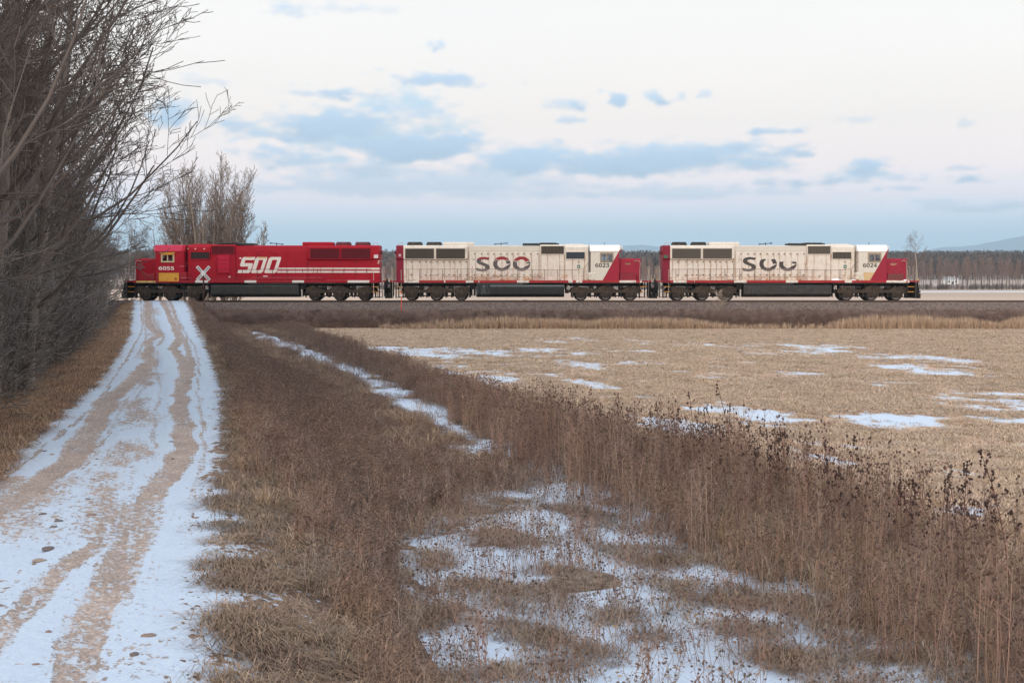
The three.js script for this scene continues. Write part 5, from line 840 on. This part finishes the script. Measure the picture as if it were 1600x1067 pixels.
  if (o.worn) part('snow_heap', [new THREE.SphereGeometry(1, 16, 8).scale(0.44, 0.14, 0.16).translate(X(1308), Y(437.7), 1.3), new THREE.SphereGeometry(1, 14, 8).scale(0.25, 0.07, 0.14).translate(X(1334), Y(437.7), 1.36), new THREE.SphereGeometry(1, 14, 8).scale(0.3, 0.08, 0.3).translate(X(1415.5), Y(437.8), 1.2)], snowMat, root);
  return root;
}
const tankPlain = std({ color: C(70, 70, 69), map: grimeMap, roughness: 0.55 }), tankStreak = std({ color: C(132, 136, 138), map: streakMap, roughness: 0.7 });
const rustRail = gear(122, 96, 80), creamRail = gear(176, 164, 150);
locomotive({ x: -20.95, mirror: true, doors: false, map: redLivery(21), label: 'bright red leading locomotive with slanted white letters, numbered 6055', railMat: gear(134, 30, 42), endRail: gear(196, 176, 172), screen: std({ color: C(92, 16, 28), roughness: 0.9 }), slatMat: gear(110, 20, 34), intakeSlats: 0, intakeMat: std({ color: C(40, 18, 24), roughness: 0.25 }), latchMat: gear(120, 20, 36), fanMat: std({ color: C(150, 60, 74), map: grimeMap, roughness: 0.8 }), frameMat: gear(206, 190, 150), platformMat: gear(140, 26, 40), treadMat: yellowTread, tankMat: tankPlain });
locomotive({ x: 0.742, doors: true, map: whiteLivery(false, '6023', 31), label: 'weathered white middle locomotive with grey and red letters, numbered 6023', railMat: rustRail, endRail: creamRail, screen: screenDark, slatMat: gear(96, 86, 76), intakeSlats: 0, intakeMat: std({ color: C(34, 30, 32), roughness: 0.12 }), latchMat: gear(40, 30, 26), fanMat: std({ color: C(92, 88, 80), map: grimeMap, roughness: 0.9 }), frameMat: gear(150, 134, 118), platformMat: gear(150, 30, 46), treadMat: yellowTread, tankMat: tankStreak });
locomotive({ x: 22.43, doors: true, worn: true, map: whiteLivery(true, '6024', 47), label: 'weathered white rear locomotive with half worn dark letters, numbered 6024', railMat: rustRail, endRail: creamRail, screen: std({ color: C(84, 78, 70), roughness: 0.9 }), slatMat: gear(104, 96, 86), intakeSlats: 14, intakeMat: screenDark, latchMat: gear(50, 38, 32), fanMat: std({ color: C(78, 74, 70), map: grimeMap, roughness: 0.9 }), frameMat: gear(158, 142, 124), platformMat: gear(150, 40, 52), treadMat: yellowTread, tankMat: tankPlain });
console.log('locomotives');

// ---------------------------------------------------------------- crossing sign, marker post, stones, shrub
{
  const o = group('crossbuck_sign', 'white X-shaped railroad crossing sign on a post before the red locomotive', 'sign'), d = 100.6, x = -24.25, yb = H(x, d) - 0.05; o.position.set(x, yb, -d); o.rotation.y = 0.1;
  const cy = 3.6 + (440 - 427) / 2000 * d - yb;
  part('post', [rbox(-0.06, 0.06, -0.3, cy + 0.1, -0.08, 0.04, 0.01, 1)], std({ color: C(104, 78, 66), roughness: 0.95, map: grimeMap }), o);
  const white = std({ color: C(226, 224, 222), roughness: 0.55 }), ink = std({ color: C(48, 46, 48), roughness: 0.7 }), font = await new FontLoader().loadAsync('fonts/droid/droid_sans_bold.typeface.json');
  const blade = (turn, z, halves) => {
    const b = part('blade', [rbox(-0.72, 0.72, -0.115, 0.115, -0.012, 0.012, 0.008, 1)], white, o); b.position.set(0, cy, z); b.rotation.z = turn;
    for (const [s, cx] of halves) { const g = new TextGeometry(s, { font, size: 0.13, depth: 0.003, curveSegments: 3 }); g.computeBoundingBox(); const w = g.boundingBox.max.x - g.boundingBox.min.x; g.scale(0.46 / w, 1, 1); g.translate(cx - 0.23, -0.065, 0.0125); part('lettering', g, ink, b); }
  };
  blade(-0.83, 0.056, [['RAIL', -0.42], ['ROAD', 0.42]]); blade(0.83, 0.084, [['CROS', -0.42], ['SING', 0.42]]);
}
{
  const d = 101.2, x = (627 - 800) / 2000 * d, o = group('marker_post', 'thin orange and white marker post on the embankment between two locomotives', 'post'); o.position.set(x, H(x, d) - 0.02, -d);
  part('pole', [cyl(0.035, 1.5, 'y', 0, 0.72, 0, 10)], std({ color: C(226, 92, 66), roughness: 0.6 }), o); part('cap', [cyl(0.038, 0.28, 'y', 0, 1.52, 0, 10)], std({ color: C(224, 96, 60), roughness: 0.6 }), o); part('band', [cyl(0.039, 0.14, 'y', 0, 1.31, 0, 10)], std({ color: C(236, 234, 230), roughness: 0.6 }), o);
}
{
  const g = treeGeo(777, 2.0, 0.02, { ...specs.thicket, min: 0.006 }), d = 100.8, x = (1123 - 800) / 2000 * d; tree('bare_shrub', g, x, d, 1, 1, [paleBark, paleBark], 'small bare shrub on the embankment before the rear locomotive wheels', 'shrub');
  const o = group('track_stand', 'short dark stand beyond the track under the middle locomotive', 'stand'); o.position.set(1.1, 0.9, -109); part('post', [cyl(0.06, 1.0, 'y', 0, 0.4, 0, 8)], blackMat, o); part('lamp_box', [rbox(-0.2, 0.2, 0.75, 1.15, -0.12, 0.12, 0.04, 2)], blackMat, o);
}
{
  const R = makeRng(313), stoneMats = [[132, 112, 102], [104, 92, 88], [148, 130, 118]].map((c) => std({ color: C(...c), roughness: 0.95 }));
  const stone = (seed, r, sx, sy, sz, det = 2) => { const g = new THREE.IcosahedronGeometry(r, det), p = g.attributes.position, v = new V(); for (let k = 0; k < p.count; k++) { v.fromBufferAttribute(p, k); const n = 0.7 + 0.5 * fbm(v.x / r * 1.5 + seed, v.y / r * 1.3 + v.z / r * 1.9, det > 3 ? 5 : 3); p.setXYZ(k, v.x * n * sx, v.y * n * sy, v.z * n * sz); } g.computeVertexNormals(); return g; };
  const geos = [1, 2, 3, 4].map((s) => stone(s * 5, 0.06, 1.25, 0.36, 0.9, 1));
  const at = (a, d, s, k, label, grp) => { const x = a - AX * d, m = single('stone', geos[k % 4], stoneMats[k % 3], label, 'stone', grp); m.position.set(x, H(x, d) + 0.004 * s, -d); m.scale.setScalar(s); m.rotation.y = k * 1.7; };
  at(-1.15, 16.6, 1.0, 0, 'tan stone lying alone in the road snow left of the wheel track'); at(-1.5, 14.5, 1.35, 1, 'largest flat stone on the snowy road at left'); at(-1.55, 13.9, 1.1, 2, 'flat grey stone just nearer than the largest road stone'); at(-0.28, 10.9, 0.9, 0, 'flat grey stone in the smooth snow right of the near wheel track'); at(-0.38, 10.35, 0.75, 1, 'small tan stone lowest on the right snow strip');
  for (let k = 0; k < 34; k++) { const d = 9.5 + R() * 15, a = -3 + R() * (d < 18 ? 1.9 : 3); at(a, d, 0.3 + R() * 0.55, k, 'small road stone poking through the thin snow', 'small stones on the snowy road'); }
  const b = single('boulder', stone(40, 0.4, 1.2, 0.45, 0.8, 5), std({ color: C(168, 150, 134), map: grimeMap, roughness: 0.95 }), 'low weathered rock half covered by snow in the foreground ditch', 'rock'); b.position.set(0.82, H(0.82, 15.0) - 0.02, -15.0); b.rotation.y = 0.3;
}
renderer.render(scene, camera);
